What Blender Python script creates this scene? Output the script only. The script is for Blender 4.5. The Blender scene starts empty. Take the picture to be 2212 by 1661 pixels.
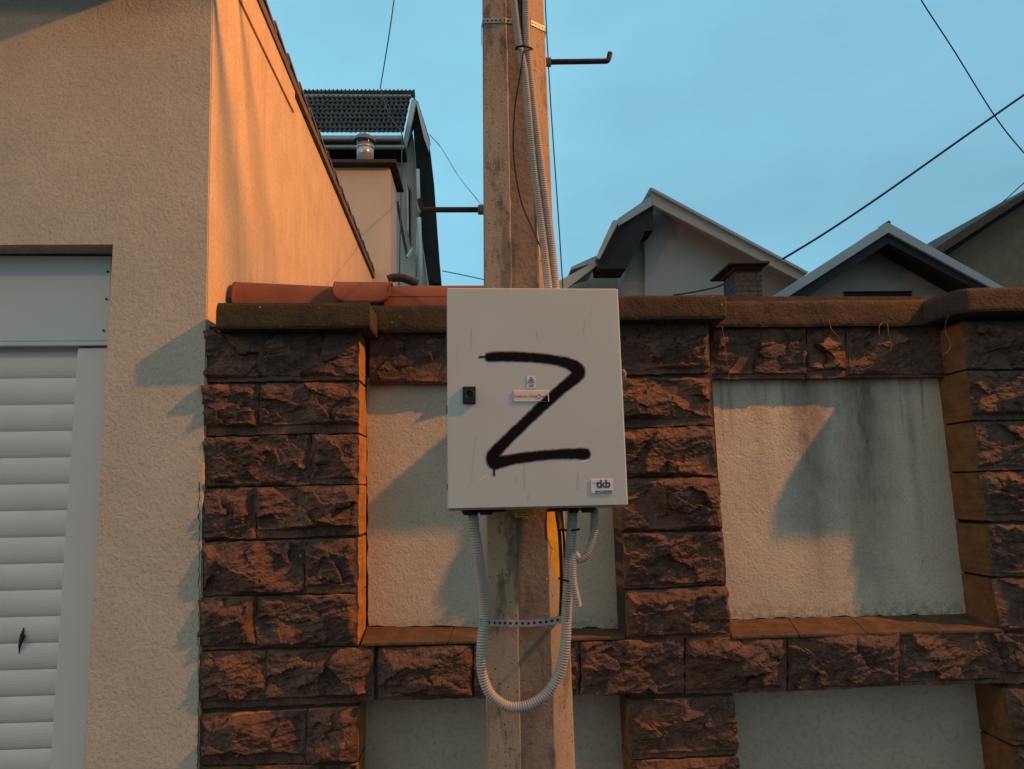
import bpy, math, random
import numpy as np
from mathutils import Vector, Matrix
random.seed(4)
C = bpy.context.scene.collection
SC = bpy.context.scene

# ------------------------------------------------------------------ camera
PW, PH, PF = 2212.0, 1661.0, 1598.0            # measuring frame of the photograph and its focal length
PIT, ROL, YAW = math.radians(8.148), math.radians(-1.116), math.radians(2.562)
CAM = Vector((0, 0, 1.6))
_cp, _sp = math.cos(PIT), math.sin(PIT)
FWD = Vector((math.sin(YAW)*_cp, math.cos(YAW)*_cp, _sp))
_r0 = Vector((math.cos(YAW), -math.sin(YAW), 0)); _u0 = _r0.cross(FWD)
RGT = math.cos(ROL)*_r0 + math.sin(ROL)*_u0
UPV = math.cos(ROL)*_u0 - math.sin(ROL)*_r0
cam = bpy.data.objects.new('camera', bpy.data.cameras.new('camera')); C.objects.link(cam)
cam.data.sensor_width = 36; cam.data.lens = 36*PF/PW
cam.data.clip_start = .05; cam.data.clip_end = 2000
M = Matrix((RGT, UPV, -FWD)).transposed().to_4x4(); M.translation = CAM
cam.matrix_world = M
SC.camera = cam

def ray(px, py):
    return FWD + RGT*((px-PW/2)/PF) - UPV*((py-PH/2)/PF)
def at(px, py, Y):
    d = ray(px, py); return CAM + d*(Y/d.y)
def atX(px, py, X):
    d = ray(px, py); return CAM + d*(X/d.x)

# ------------------------------------------------------------------ world: dusk sky
w = bpy.data.worlds.new('World'); SC.world = w; w.use_nodes = True
nt = w.node_tree; nt.nodes.clear()
def N(t, kind, **kw):
    n = t.nodes.new(kind)
    for k, v in kw.items(): setattr(n, k, v)
    return n
def L_(t, a, b): t.links.new(a, b)
tc = N(nt, 'ShaderNodeTexCoord'); sx = N(nt, 'ShaderNodeSeparateXYZ'); L_(nt, tc.outputs['Generated'], sx.inputs[0])
# east (right) darker, towards the after-glow behind the camera brighter and less blue
rx = N(nt, 'ShaderNodeMapRange'); rx.inputs[1].default_value = -.35; rx.inputs[2].default_value = .6; L_(nt, sx.outputs[0], rx.inputs[0])
ca = N(nt, 'ShaderNodeMixRGB'); L_(nt, rx.outputs[0], ca.inputs[0])
ca.inputs[1].default_value = (.30, .705, .90, 1); ca.inputs[2].default_value = (.22, .485, .645, 1)
mp = N(nt, 'ShaderNodeMapping'); mp.inputs['Scale'].default_value = (1.2, 1.2, 2.6); L_(nt, tc.outputs['Generated'], mp.inputs[0])
nz = N(nt, 'ShaderNodeTexNoise'); nz.inputs['Scale'].default_value = 3.0; nz.inputs['Detail'].default_value = 5; nz.inputs['Roughness'].default_value = .5
L_(nt, mp.outputs[0], nz.inputs[0])
mr = N(nt, 'ShaderNodeMapRange'); mr.inputs[1].default_value = .3; mr.inputs[2].default_value = .72; mr.inputs[3].default_value = .89; mr.inputs[4].default_value = 1.09
L_(nt, nz.outputs[0], mr.inputs[0])
mu = N(nt, 'ShaderNodeVectorMath', operation='SCALE'); L_(nt, ca.outputs[0], mu.inputs[0]); L_(nt, mr.outputs[0], mu.inputs['Scale'])
ry = N(nt, 'ShaderNodeMapRange'); ry.inputs[1].default_value = .45; ry.inputs[2].default_value = -.6; L_(nt, sx.outputs[1], ry.inputs[0])
cb = N(nt, 'ShaderNodeMixRGB'); L_(nt, ry.outputs[0], cb.inputs[0]); L_(nt, mu.outputs[0], cb.inputs[1])
cb.inputs[2].default_value = (.47, .595, .61, 1)
bg = N(nt, 'ShaderNodeBackground'); L_(nt, cb.outputs[0], bg.inputs[0]); bg.inputs[1].default_value = 1.0
wo = N(nt, 'ShaderNodeOutputWorld'); L_(nt, bg.outputs[0], wo.inputs[0])

# ------------------------------------------------------------------ the sodium street lamp (out of frame, up on the right)
LP = Vector((6.7, 1.55, 7.7))
ld = bpy.data.lights.new('street_lamp_light', 'SPOT'); lo = bpy.data.objects.new('street_lamp_light', ld); C.objects.link(lo)
ld.energy = 5900; ld.color = (1, .34, .06); ld.shadow_soft_size = .085
ld.spot_size = math.radians(84); ld.spot_blend = 1.0
lo.location = LP; lo.rotation_euler = (Vector((-1.36, 4.6, 3.7))-LP).to_track_quat('-Z', 'Y').to_euler()
# the next lamp down the street, farther off behind the camera on the left
l2 = bpy.data.lights.new('far_street_lamp_light', 'POINT'); l2o = bpy.data.objects.new('far_street_lamp_light', l2); C.objects.link(l2o)
l2.energy = 650; l2.color = (1, .50, .24); l2.shadow_soft_size = .12; l2o.location = (-9, .2, 5.5)
SC.view_settings.view_transform = 'Standard'; SC.view_settings.look = 'None'
SC.view_settings.exposure = 0; SC.view_settings.gamma = 1

# ------------------------------------------------------------------ helpers
def tag(o, label=None, cat=None, group=None, kind=None):
    if label: o['label'] = label
    if cat: o['category'] = cat
    if group: o['group'] = group
    if kind: o['kind'] = kind
    return o
def empty(name, loc, label, cat, group=None):
    o = bpy.data.objects.new(name, None); C.objects.link(o); o.location = loc; o.empty_display_size = .1
    return tag(o, label, cat, group)
class MB:
    def __init__(s): s.v = []; s.f = []; s.m = []
    def add(s, vs, fs, m=0):
        b = len(s.v); s.v += [tuple(v) for v in vs]; s.f += [tuple(i+b for i in f) for f in fs]; s.m += [m]*len(fs); return s
    def quadbox(s, a, b, ext, m=0):            # a,b unused
        return s
    def prism(s, pts, ext, m=0):               # pts: list of Vectors (planar polygon), ext: extrusion Vector
        n = len(pts); vs = [Vector(p) for p in pts]+[Vector(p)+Vector(ext) for p in pts]
        nrm = Vector((0, 0, 0))
        for i in range(n):
            a, c = vs[i], vs[(i+1) % n]; nrm += a.cross(c)
        fl = nrm.dot(Vector(ext)) > 0
        fs = [tuple(range(n)), tuple(range(2*n-1, n-1, -1))]+[(i, i+n, (i+1) % n+n, (i+1) % n) for i in range(n)]
        if fl: fs = [tuple(reversed(f)) for f in fs]
        return s.add(vs, fs, m)
    def box(s, lo, hi, m=0):
        x0, y0, z0 = lo; x1, y1, z1 = hi
        return s.prism([(x0, y0, z0), (x1, y0, z0), (x1, y0, z1), (x0, y0, z1)], (0, y1-y0, 0), m)
    def pp(s, pts, Y, dep, m=0):               # polygon measured on the plane y=Y, extruded back by dep
        return s.prism([at(x, y, Y) for x, y in pts], (0, dep, 0), m)
    def tube(s, path, r, seg=10, m=0, cap=True, rib=0, pitch=.007):
        path = [Vector(p) for p in path]
        n = len(path); rs = r if isinstance(r, (list, tuple)) else [r]*n
        rings = []; up = None
        for i, p in enumerate(path):
            t = (path[min(i+1, n-1)]-path[max(i-1, 0)]).normalized()
            if up is None:
                up = t.orthogonal().normalized()
            up = (up-t*up.dot(t)).normalized(); b = t.cross(up)
            rings.append([p+(up*math.cos(2*math.pi*k/seg)+b*math.sin(2*math.pi*k/seg))*rs[i] for k in range(seg)])
        vs = [v for rg in rings for v in rg]
        fs = [(i*seg+k, i*seg+(k+1) % seg, (i+1)*seg+(k+1) % seg, (i+1)*seg+k) for i in range(n-1) for k in range(seg)]
        if cap: fs += [tuple(range(seg-1, -1, -1)), tuple((n-1)*seg+k for k in range(seg))]
        return s.add(vs, fs, m)
    def build(s, name, mats, parent=None, smooth=False, bevel=0):
        me = bpy.data.meshes.new(name); me.from_pydata([tuple(v) for v in s.v], [], s.f)
        if not isinstance(mats, (list, tuple)): mats = [mats]
        for m in mats: me.materials.append(m)
        me.polygons.foreach_set('material_index', s.m)
        if smooth: me.polygons.foreach_set('use_smooth', [True]*len(s.f))
        me.update()
        o = bpy.data.objects.new(name, me); C.objects.link(o)
        if parent:
            o.parent = parent; o.matrix_parent_inverse = Matrix.Translation(parent.location).inverted() if not parent.rotation_euler.to_quaternion().angle else (Matrix.LocRotScale(parent.location, parent.rotation_euler, None)).inverted()
        if bevel:
            b = o.modifiers.new('bevel', 'BEVEL'); b.width = bevel; b.segments = 2; b.limit_method = 'ANGLE'
        return o
def spline(pts, n=12):
    pts = [Vector(p) for p in pts]; out = []
    P = [pts[0]*2-pts[1]]+pts+[pts[-1]*2-pts[-2]]
    for i in range(1, len(P)-2):
        for k in range(n):
            t = k/n; a, b, c, d = P[i-1], P[i], P[i+1], P[i+2]
            out.append(.5*((2*b)+(c-a)*t+(2*a-5*b+4*c-d)*t*t+(3*b-a-3*c+d)*t**3))
    return out+[pts[-1]]
def resample(path, step):
    out = [path[0]]; acc = 0
    for a, b in zip(path, path[1:]):
        l = (b-a).length
        if l < 1e-9: continue
        t = step-acc
        while t <= l:
            out.append(a+(b-a)*(t/l)); t += step
        acc = l-(t-step)
    return out

# ---- numpy noise
def _h(ix, iy, s):
    n = (ix*374761393+iy*668265263+s*2147483647) & 0xffffffff
    n = ((n ^ (n >> 13))*1274126177) & 0xffffffff
    return ((n ^ (n >> 16)) & 0xffff)/65535.0
def vn(x, y, s):
    ix = np.floor(x).astype(np.int64); iy = np.floor(y).astype(np.int64); fx = x-ix; fy = y-iy
    fx = fx*fx*fx*(fx*(fx*6-15)+10); fy = fy*fy*fy*(fy*(fy*6-15)+10)
    a = _h(ix, iy, s); b = _h(ix+1, iy, s); c = _h(ix, iy+1, s); d = _h(ix+1, iy+1, s)
    return (a+(b-a)*fx)*(1-fy)+(c+(d-c)*fx)*fy
def fbm(x, y, s, o=4, g=.5):
    t = 0; a = 1; w_ = 0
    for k in range(o):
        t = t+a*vn(x*2**k+17.3*k, y*2**k+5.1*k, s+k); w_ += a; a *= g
    return t/w_-.5

# ------------------------------------------------------------------ materials
def mat(name, base, rough=.8, var=None, vs=6., detail=6, bump=0, bs=60., bd=4, spec=.3, metal=0, stretch=(1, 1, 1), extra=None, bstr=1.0):
    m = bpy.data.materials.new(name); m.use_nodes = True; t = m.node_tree; p = t.nodes['Principled BSDF']
    p.inputs['Roughness'].default_value = rough; p.inputs['Metallic'].default_value = metal; p.inputs['Specular IOR Level'].default_value = spec
    tcn = N(t, 'ShaderNodeTexCoord'); mpn = N(t, 'ShaderNodeMapping'); mpn.inputs['Scale'].default_value = stretch; L_(t, tcn.outputs['Object'], mpn.inputs[0])
    col = None
    if var:
        nn = N(t, 'ShaderNodeTexNoise'); nn.inputs['Scale'].default_value = vs; nn.inputs['Detail'].default_value = detail; nn.inputs['Roughness'].default_value = .62
        L_(t, mpn.outputs[0], nn.inputs[0])
        cr = N(t, 'ShaderNodeValToRGB'); cr.color_ramp.elements[0].position = .32; cr.color_ramp.elements[1].position = .68
        cr.color_ramp.elements[0].color = (*var, 1); cr.color_ramp.elements[1].color = (*base, 1)
        L_(t, nn.outputs[0], cr.inputs[0]); col = cr.outputs[0]; L_(t, col, p.inputs['Base Color'])
    else:
        p.inputs['Base Color'].default_value = (*base, 1)
    if bump:
        bn = N(t, 'ShaderNodeTexNoise'); bn.inputs['Scale'].default_value = bs; bn.inputs['Detail'].default_value = bd; bn.inputs['Roughness'].default_value = .6
        L_(t, tcn.outputs['Object'], bn.inputs[0])
        bb = N(t, 'ShaderNodeBump'); bb.inputs['Distance'].default_value = bump; bb.inputs['Strength'].default_value = bstr
        L_(t, bn.outputs[0], bb.inputs['Height']); L_(t, bb.outputs[0], p.inputs['Normal'])
    if extra: extra(t, p, tcn, col)
    return m
def ramp(t, src, a, b, x0=.4, x1=.6):
    r = N(t, 'ShaderNodeMapRange'); r.inputs[1].default_value = x0; r.inputs[2].default_value = x1; r.inputs[3].default_value = a; r.inputs[4].default_value = b
    L_(t, src, r.inputs[0]); return r.outputs[0]
def mixc(t, f, a, b, mode='MIX'):
    mx = N(t, 'ShaderNodeMixRGB', blend_type=mode)
    for i, v in enumerate((f, a, b)):
        if hasattr(v, 'links') or isinstance(v, bpy.types.NodeSocket): L_(t, v, mx.inputs[i])
        else: mx.inputs[i].default_value = v if i == 0 else (*v, 1)
    return mx.outputs[0]
def mathn(t, op, a, b):
    n = N(t, 'ShaderNodeMath', operation=op)
    for i, v in enumerate((a, b)):
        if isinstance(v, bpy.types.NodeSocket): L_(t, v, n.inputs[i])
        else: n.inputs[i].default_value = v
    return n.outputs[0]
def noise(t, vec, scale, detail=4, rough=.55, st=None):
    if st:
        m_ = N(t, 'ShaderNodeMapping'); m_.inputs['Scale'].default_value = st; L_(t, vec, m_.inputs[0]); vec = m_.outputs[0]
    n = N(t, 'ShaderNodeTexNoise'); n.inputs['Scale'].default_value = scale; n.inputs['Detail'].default_value = detail; n.inputs['Roughness'].default_value = rough
    L_(t, vec, n.inputs[0]); return n.outputs[0]
def pits(scale, lo, hi, dark):
    def f(t, p, tcn, col):
        v = N(t, 'ShaderNodeTexVoronoi'); v.inputs['Scale'].default_value = scale; L_(t, tcn.outputs['Object'], v.inputs[0])
        k = ramp(t, v.outputs['Distance'], 1, 0, lo, hi)
        # only some cells carry a pit
        s = N(t, 'ShaderNodeSeparateColor'); L_(t, v.outputs['Color'], s.inputs[0])
        k = mathn(t, 'MULTIPLY', k, ramp(t, s.outputs[0], 0, 1, .55, .6))
        L_(t, mixc(t, k, col, dark), p.inputs['Base Color'])
    return f

def stone_extra(t, p, tcn, col):
    o = tcn.outputs['Object']
    big = noise(t, o, 5.5, 3)
    c2 = mixc(t, ramp(t, big, 0, 1, .42, .62), col, (.062, .042, .036))          # purplish weathered skin
    c3 = mixc(t, ramp(t, noise(t, o, 60, 5, .75), 0, .7, .52, .66), c2, (.20, .11, .06))
    c4 = mixc(t, ramp(t, noise(t, o, 27, 4, .7), 0, .85, .54, .66), c3, (.024, .019, .018))
    L_(t, c4, p.inputs['Base Color'])
stoneM = mat('rough stone', (.138, .074, .045), .85, (.052, .034, .026), 13, 8, .0035, 95, 6, extra=stone_extra, bstr=.9)
sawnM = mat('sawn stone side', (.21, .105, .034), .85, (.10, .052, .024), 11, 7, .003, 70)
ochreM = mat('ochre stone side', (.36, .19, .045), .85, (.22, .11, .03), 11, 7, .003, 70)
jointM = mat('dark mortar', (.05, .04, .036), .95, (.03, .025, .024), 20, bump=.003)
def moss_extra(green):
    def f(t, p, tcn, col):
        o = tcn.outputs['Object']
        c = mixc(t, ramp(t, noise(t, o, 7, 5, .6, (1, 1, .6)), 0, .8, .42, .62), col, green)
        c = mixc(t, ramp(t, noise(t, o, 60, 3, .6), 0, .75, .60, .68), c, (.022, .018, .015))
        v = N(t, 'ShaderNodeTexVoronoi'); v.inputs['Scale'].default_value = 26; L_(t, o, v.inputs[0])
        s = N(t, 'ShaderNodeSeparateColor'); L_(t, v.outputs['Color'], s.inputs[0])
        k = mathn(t, 'MULTIPLY', ramp(t, v.outputs['Distance'], 1, 0, .06, .14), ramp(t, s.outputs[0], 0, .8, .86, .9))
        c = mixc(t, k, c, (.35, .31, .24))
        L_(t, c, p.inputs['Base Color'])
    return f
sillM = mat('weathered sill', (.13, .075, .034), .85, (.055, .034, .021), 16, 6, .004, 60, extra=moss_extra((.05, .036, .022)))
copeM = mat('mossy concrete coping', (.054, .037, .022), .92, (.026, .019, .013), 9, 7, .006, 70, extra=moss_extra((.046, .038, .010)))
copeM2 = mat('brown concrete coping', (.062, .041, .026), .92, (.028, .021, .015), 9, 7, .006, 70, extra=moss_extra((.06, .042, .02)))

def plaster(name, base, var, grain, gs, extra=None, rough=.93):
    m = bpy.data.materials.new(name); m.use_nodes = True; t = m.node_tree; p = t.nodes['Principled BSDF']
    p.inputs['Roughness'].default_value = rough; p.inputs['Specular IOR Level'].default_value = .15
    tcn = N(t, 'ShaderNodeTexCoord'); o = tcn.outputs['Object']
    c = mixc(t, ramp(t, noise(t, o, 3.2, 5, .6), 0, 1, .35, .7), base, var)
    g = noise(t, o, gs, 5, .7); g2 = noise(t, o, gs*.35, 3, .6)
    h = mathn(t, 'ADD', g, g2)
    c = mixc(t, ramp(t, g, .35, 0, .38, .5), c, tuple(x*.45 for x in base))
    if extra: c = extra(t, o, c)
    L_(t, c, p.inputs['Base Color'])
    bb = N(t, 'ShaderNodeBump'); bb.inputs['Distance'].default_value = grain; L_(t, h, bb.inputs['Height']); L_(t, bb.outputs[0], p.inputs['Normal'])
    return m
garM = plaster('garage roughcast', (.425, .40, .335), (.365, .345, .29), .0044, 62)
panM = plaster('panel roughcast', (.49, .455, .37), (.41, .385, .32), .0042, 80)
lowM = plaster('lower panel render', (.38, .35, .29), (.31, .29, .245), .0012, 40)
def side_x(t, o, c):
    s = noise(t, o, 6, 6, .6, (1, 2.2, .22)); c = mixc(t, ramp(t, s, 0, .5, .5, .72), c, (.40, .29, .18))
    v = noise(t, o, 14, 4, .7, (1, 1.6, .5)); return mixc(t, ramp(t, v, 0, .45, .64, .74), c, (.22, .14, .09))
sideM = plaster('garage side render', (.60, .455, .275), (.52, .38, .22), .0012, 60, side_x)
sx_ = at(1538, 815, 3.7); sx2 = at(2070, 1330, 3.7)
def stain_x(t, o, c):                                                     # soot streaks running down from the stone course
    sp = N(t, 'ShaderNodeSeparateXYZ'); L_(t, o, sp.inputs[0])
    top = at(1538, 815, 3.7).z
    def band(px, wpx, length, seed, amt):
        X = at(px, 900, 3.7).x; wd = wpx/PF*3.7
        d = mathn(t, 'ABSOLUTE', mathn(t, 'ADD', mathn(t, 'SUBTRACT', sp.outputs[0], X), mathn(t, 'MULTIPLY', mathn(t, 'SUBTRACT', noise(t, o, 3.5+seed, 2), .5), wd*1.2)), 0)
        a = ramp(t, d, 1, 0, 0, wd)
        b = ramp(t, sp.outputs[2], 0, amt, top-length, top-length*.25)
        return mathn(t, 'MULTIPLY', mathn(t, 'MULTIPLY', a, b), .92)
    tot = None
    for px, wp, ln, sd, am in ((1862, 85, 1.35, 0, 1.0), (1745, 70, 1.3, 1, .85), (1855, 10, .6, 2, 1.0), (1868, 9, .6, 3, 1.0), (1742, 8, .5, 4, .8), (1965, 14, 1.1, 5, .55), (1950, 6, .4, 5.5, .6), (1996, 6, .35, 6, .6), (1560, 7, .4, 7, .5), (1580, 8, .45, 8, .45), (1655, 8, .4, 9, .5), (1696, 8, .35, 10, .7), (1640, 30, .8, 11, .3), (1812, 14, .5, 12, .5), (1894, 6, .3, 12.5, .6)):
        k = band(px, wp, ln, sd, am); tot = k if tot is None else mathn(t, 'MAXIMUM', tot, k)
    s = noise(t, o, 15, 6, .7, (1, 1, .35)); tot = mathn(t, 'MULTIPLY', tot, ramp(t, s, .55, 1.15, .35, .6))
    c = mixc(t, tot, c, (.12, .098, .08))
    # damp growth along the foot
    bz = ramp(t, sp.outputs[2], 1, 0, sx2.z-.03, sx2.z+.09)
    f2 = mathn(t, 'MULTIPLY', bz, ramp(t, noise(t, o, 30, 5, .7), 0, 1, .42, .6))
    c = mixc(t, f2, c, (.05, .055, .04))
    top2 = ramp(t, sp.outputs[2], 0, .6, top-.06, top+.01)
    return mixc(t, mathn(t, 'MULTIPLY', top2, ramp(t, noise(t, o, 9, 4), 0, 1, .35, .6)), c, (.22, .12, .07))
panM2 = plaster('stained panel roughcast', (.49, .455, .37), (.41, .385, .32), .0042, 80, stain_x)
def foot_x(t, o, c):
    sp = N(t, 'ShaderNodeSeparateXYZ'); L_(t, o, sp.inputs[0])
    bz = ramp(t, sp.outputs[2], 1, 0, sx2.z-.06, sx2.z+.07)
    f2 = mathn(t, 'MULTIPLY', bz, ramp(t, noise(t, o, 30, 5, .7), 0, 1, .42, .6))
    return mixc(t, f2, c, (.05, .055, .04))
panM1 = plaster('panel roughcast left', (.49, .455, .37), (.41, .385, .32), .0042, 80, foot_x)

def pole_x(t, p, tcn, col):
    o = tcn.outputs['Object']
    a = noise(t, o, 9, 6, .7, (1.6, 1.6, .3)); b = noise(t, o, 26, 5, .7, (1, 1, .7))
    c = mixc(t, ramp(t, a, 0, .75, .53, .62), col, (.12, .10, .082))
    c = mixc(t, mathn(t, 'MULTIPLY', ramp(t, a, 0, 1, .46, .56), ramp(t, b, 0, .6, .50, .60)), c, (.075, .064, .054))
    v = N(t, 'ShaderNodeTexVoronoi'); v.inputs['Scale'].default_value = 70; L_(t, o, v.inputs[0])
    s_ = N(t, 'ShaderNodeSeparateColor'); L_(t, v.outputs['Color'], s_.inputs[0])
    k = mathn(t, 'MULTIPLY', ramp(t, v.outputs['Distance'], 1, 0, .12, .30), ramp(t, s_.outputs[0], 0, 1, .75, .8))
    L_(t, mixc(t, k, c, (.07, .055, .045)), p.inputs['Base Color'])
concM = mat('pole concrete', (.37, .285, .20), .9, (.27, .21, .15), 7, 7, .002, 130, stretch=(1, 1, .35), extra=pole_x)
concDM = mat('rough pole concrete', (.205, .17, .13), .95, (.125, .105, .085), 9, 8, .004, 55, 6, stretch=(1, 1, .6), extra=pole_x)
boxM = mat('cabinet paint', (.44, .445, .43), .42, (.415, .42, .405), 4, 5, spec=.4)
rimM = mat('painted edge highlight', (.80, .74, .66), .35)
blackM = mat('black plastic', (.006, .006, .007), .5)
sprayM = None
condM = mat('grey conduit', (.36, .33, .30), .55, (.29, .265, .24), 12, spec=.3)
conddM = mat('dark grey conduit', (.27, .26, .25), .5, (.22, .21, .2), 12, spec=.4)
steelM = mat('galvanised strap', (.36, .33, .32), .45, (.27, .25, .24), 25, metal=.15)
rustM = mat('rusty bolt', (.055, .03, .026), .8, (.03, .018, .016), 30, bump=.002)
nutM = mat('bolt nut', (.20, .17, .12), .7, (.12, .1, .08), 40)
yelM = mat('yellow paint', (.62, .36, .02), .7, (.45, .25, .02), 18, bump=.001, bs=90)
cableM = mat('black cable', (.02, .02, .022), .6)
cable2M = mat('grey wire', (.10, .11, .12), .6)
tileM = mat('red clay tile', (.22, .072, .034), .8, (.16, .052, .026), 7, 6, .0015, 80, stretch=(1, 1, 1), extra=pits(22, .1, .22, (.17, .06, .035)))
shutM = mat('shutter slat', (.585, .57, .54), .5, (.54, .525, .50), 3, bump=.0006, bs=160)
railM = mat('guide rail', (.57, .55, .53), .45, (.54, .52, .505), 2)
fasM = mat('fascia sheet', (.49, .52, .52), .5, (.47, .50, .50), 1.5)
rtileM = mat('grey roof tile', (.115, .10, .088), .9, (.026, .025, .025), 2.2, 8, .01, 20, stretch=(1, 1, 2.5))
verM = mat('verge tile', (.15, .12, .11), .9, (.08, .066, .06), 12, bump=.003)
def simple(n, c, v=None, r=.85, s=5, b=0): return mat(n, c, r, v, s, bump=b)
whiteM = simple('white board', (.62, .66, .65), (.50, .53, .52), .6, 8)
gutM = simple('zinc gutter', (.42, .46, .46), (.30, .30, .28), .5, 10)
hAM = simple('pale green render', (.42, .46, .42), (.35, .39, .36), .9, 2)
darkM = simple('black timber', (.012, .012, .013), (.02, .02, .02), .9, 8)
brownM = simple('brown soffit', (.10, .065, .045), (.06, .04, .03), .9, 5)
chimM = simple('cream chimney render', (.37, .36, .33), (.33, .32, .29), .9, 2, .001)
capM = simple('dark chimney slab', (.045, .038, .036), (.03, .026, .025), .9, 8, .004)
flueM = mat('galvanised flue', (.42, .44, .46), .35, (.34, .36, .38), 8, metal=.6)
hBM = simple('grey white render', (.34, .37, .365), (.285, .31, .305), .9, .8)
hB2M = simple('grey render shaded return', (.29, .30, .28), (.25, .26, .24), .9, .8)  # darker copy of the grey white render, shade put into its colour
creamM = simple('cream fascia', (.40, .41, .37), (.36, .37, .33), .7, 2)
greyM = simple('blue grey fascia', (.33, .38, .40), (.29, .33, .35), .6, 3)
zincM = simple('blue grey sheet', (.32, .38, .42), (.28, .33, .36), .55, 3)
navyM = simple('navy soffit', (.022, .025, .032), (.018, .02, .026), .8, 6)
hCM = simple('brown grey render', (.33, .32, .29), (.28, .27, .245), .9, 1)
brM = mat('bare block wall', (.20, .165, .115), .95, (.14, .115, .08), 4, bump=.01, bs=9)
winM = simple('dark window', (.012, .009, .009), None, .7)
groundM = mat('asphalt', (.055, .052, .05), .9, (.04, .04, .04), 8, bump=.004, bs=80)
paveM = mat('pavement', (.13, .122, .115), .9, (.10, .095, .09), 5, bump=.003, bs=60)
def cstone_x(t, p, tcn, col):
    b = N(t, 'ShaderNodeTexBrick'); b.inputs['Scale'].default_value = 1; b.inputs['Brick Width'].default_value = .19; b.inputs['Row Height'].default_value = .055; b.inputs['Bias'].default_value = -.2; b.inputs['Mortar Size'].default_value = .008
    rt = N(t, 'ShaderNodeMapping'); rt.inputs['Rotation'].default_value = (math.radians(-90), 0, 0); L_(t, tcn.outputs['Object'], rt.inputs[0])
    wn__ = N(t, 'ShaderNodeTexNoise'); wn__.inputs['Scale'].default_value = 14; L_(t, rt.outputs[0], wn__.inputs[0]); nz_ = mixc(t, .045, rt.outputs[0], wn__.outputs['Color']); L_(t, nz_, b.inputs[0])
    b.inputs['Color1'].default_value = (.20, .20, .185, 1); b.inputs['Color2'].default_value = (.07, .07, .068, 1); b.inputs['Mortar'].default_value = (.035, .034, .032, 1)
    L_(t, mixc(t, 1.0, mixc(t, .5, b.outputs[0], col), (.42, .46, .50), 'MULTIPLY'), p.inputs['Base Color'])
    bb = N(t, 'ShaderNodeBump'); bb.inputs['Distance'].default_value = .02; L_(t, b.outputs[0], bb.inputs['Height']); L_(t, bb.outputs[0], p.inputs['Normal'])
cstM = mat('chimney stonework', (.22, .22, .20), .95, (.05, .048, .045), 14, extra=cstone_x)

# ------------------------------------------------------------------ ground
g = MB(); g.box((-400, -400, -.3), (400, 400, 0)); tag(g.build('road', groundM), kind='structure')
g = MB(); g.box((-40, 1.7, .002), (40, 3.9, .14)); tag(g.build('pavement', paveM, bevel=.01), kind='structure')

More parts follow.
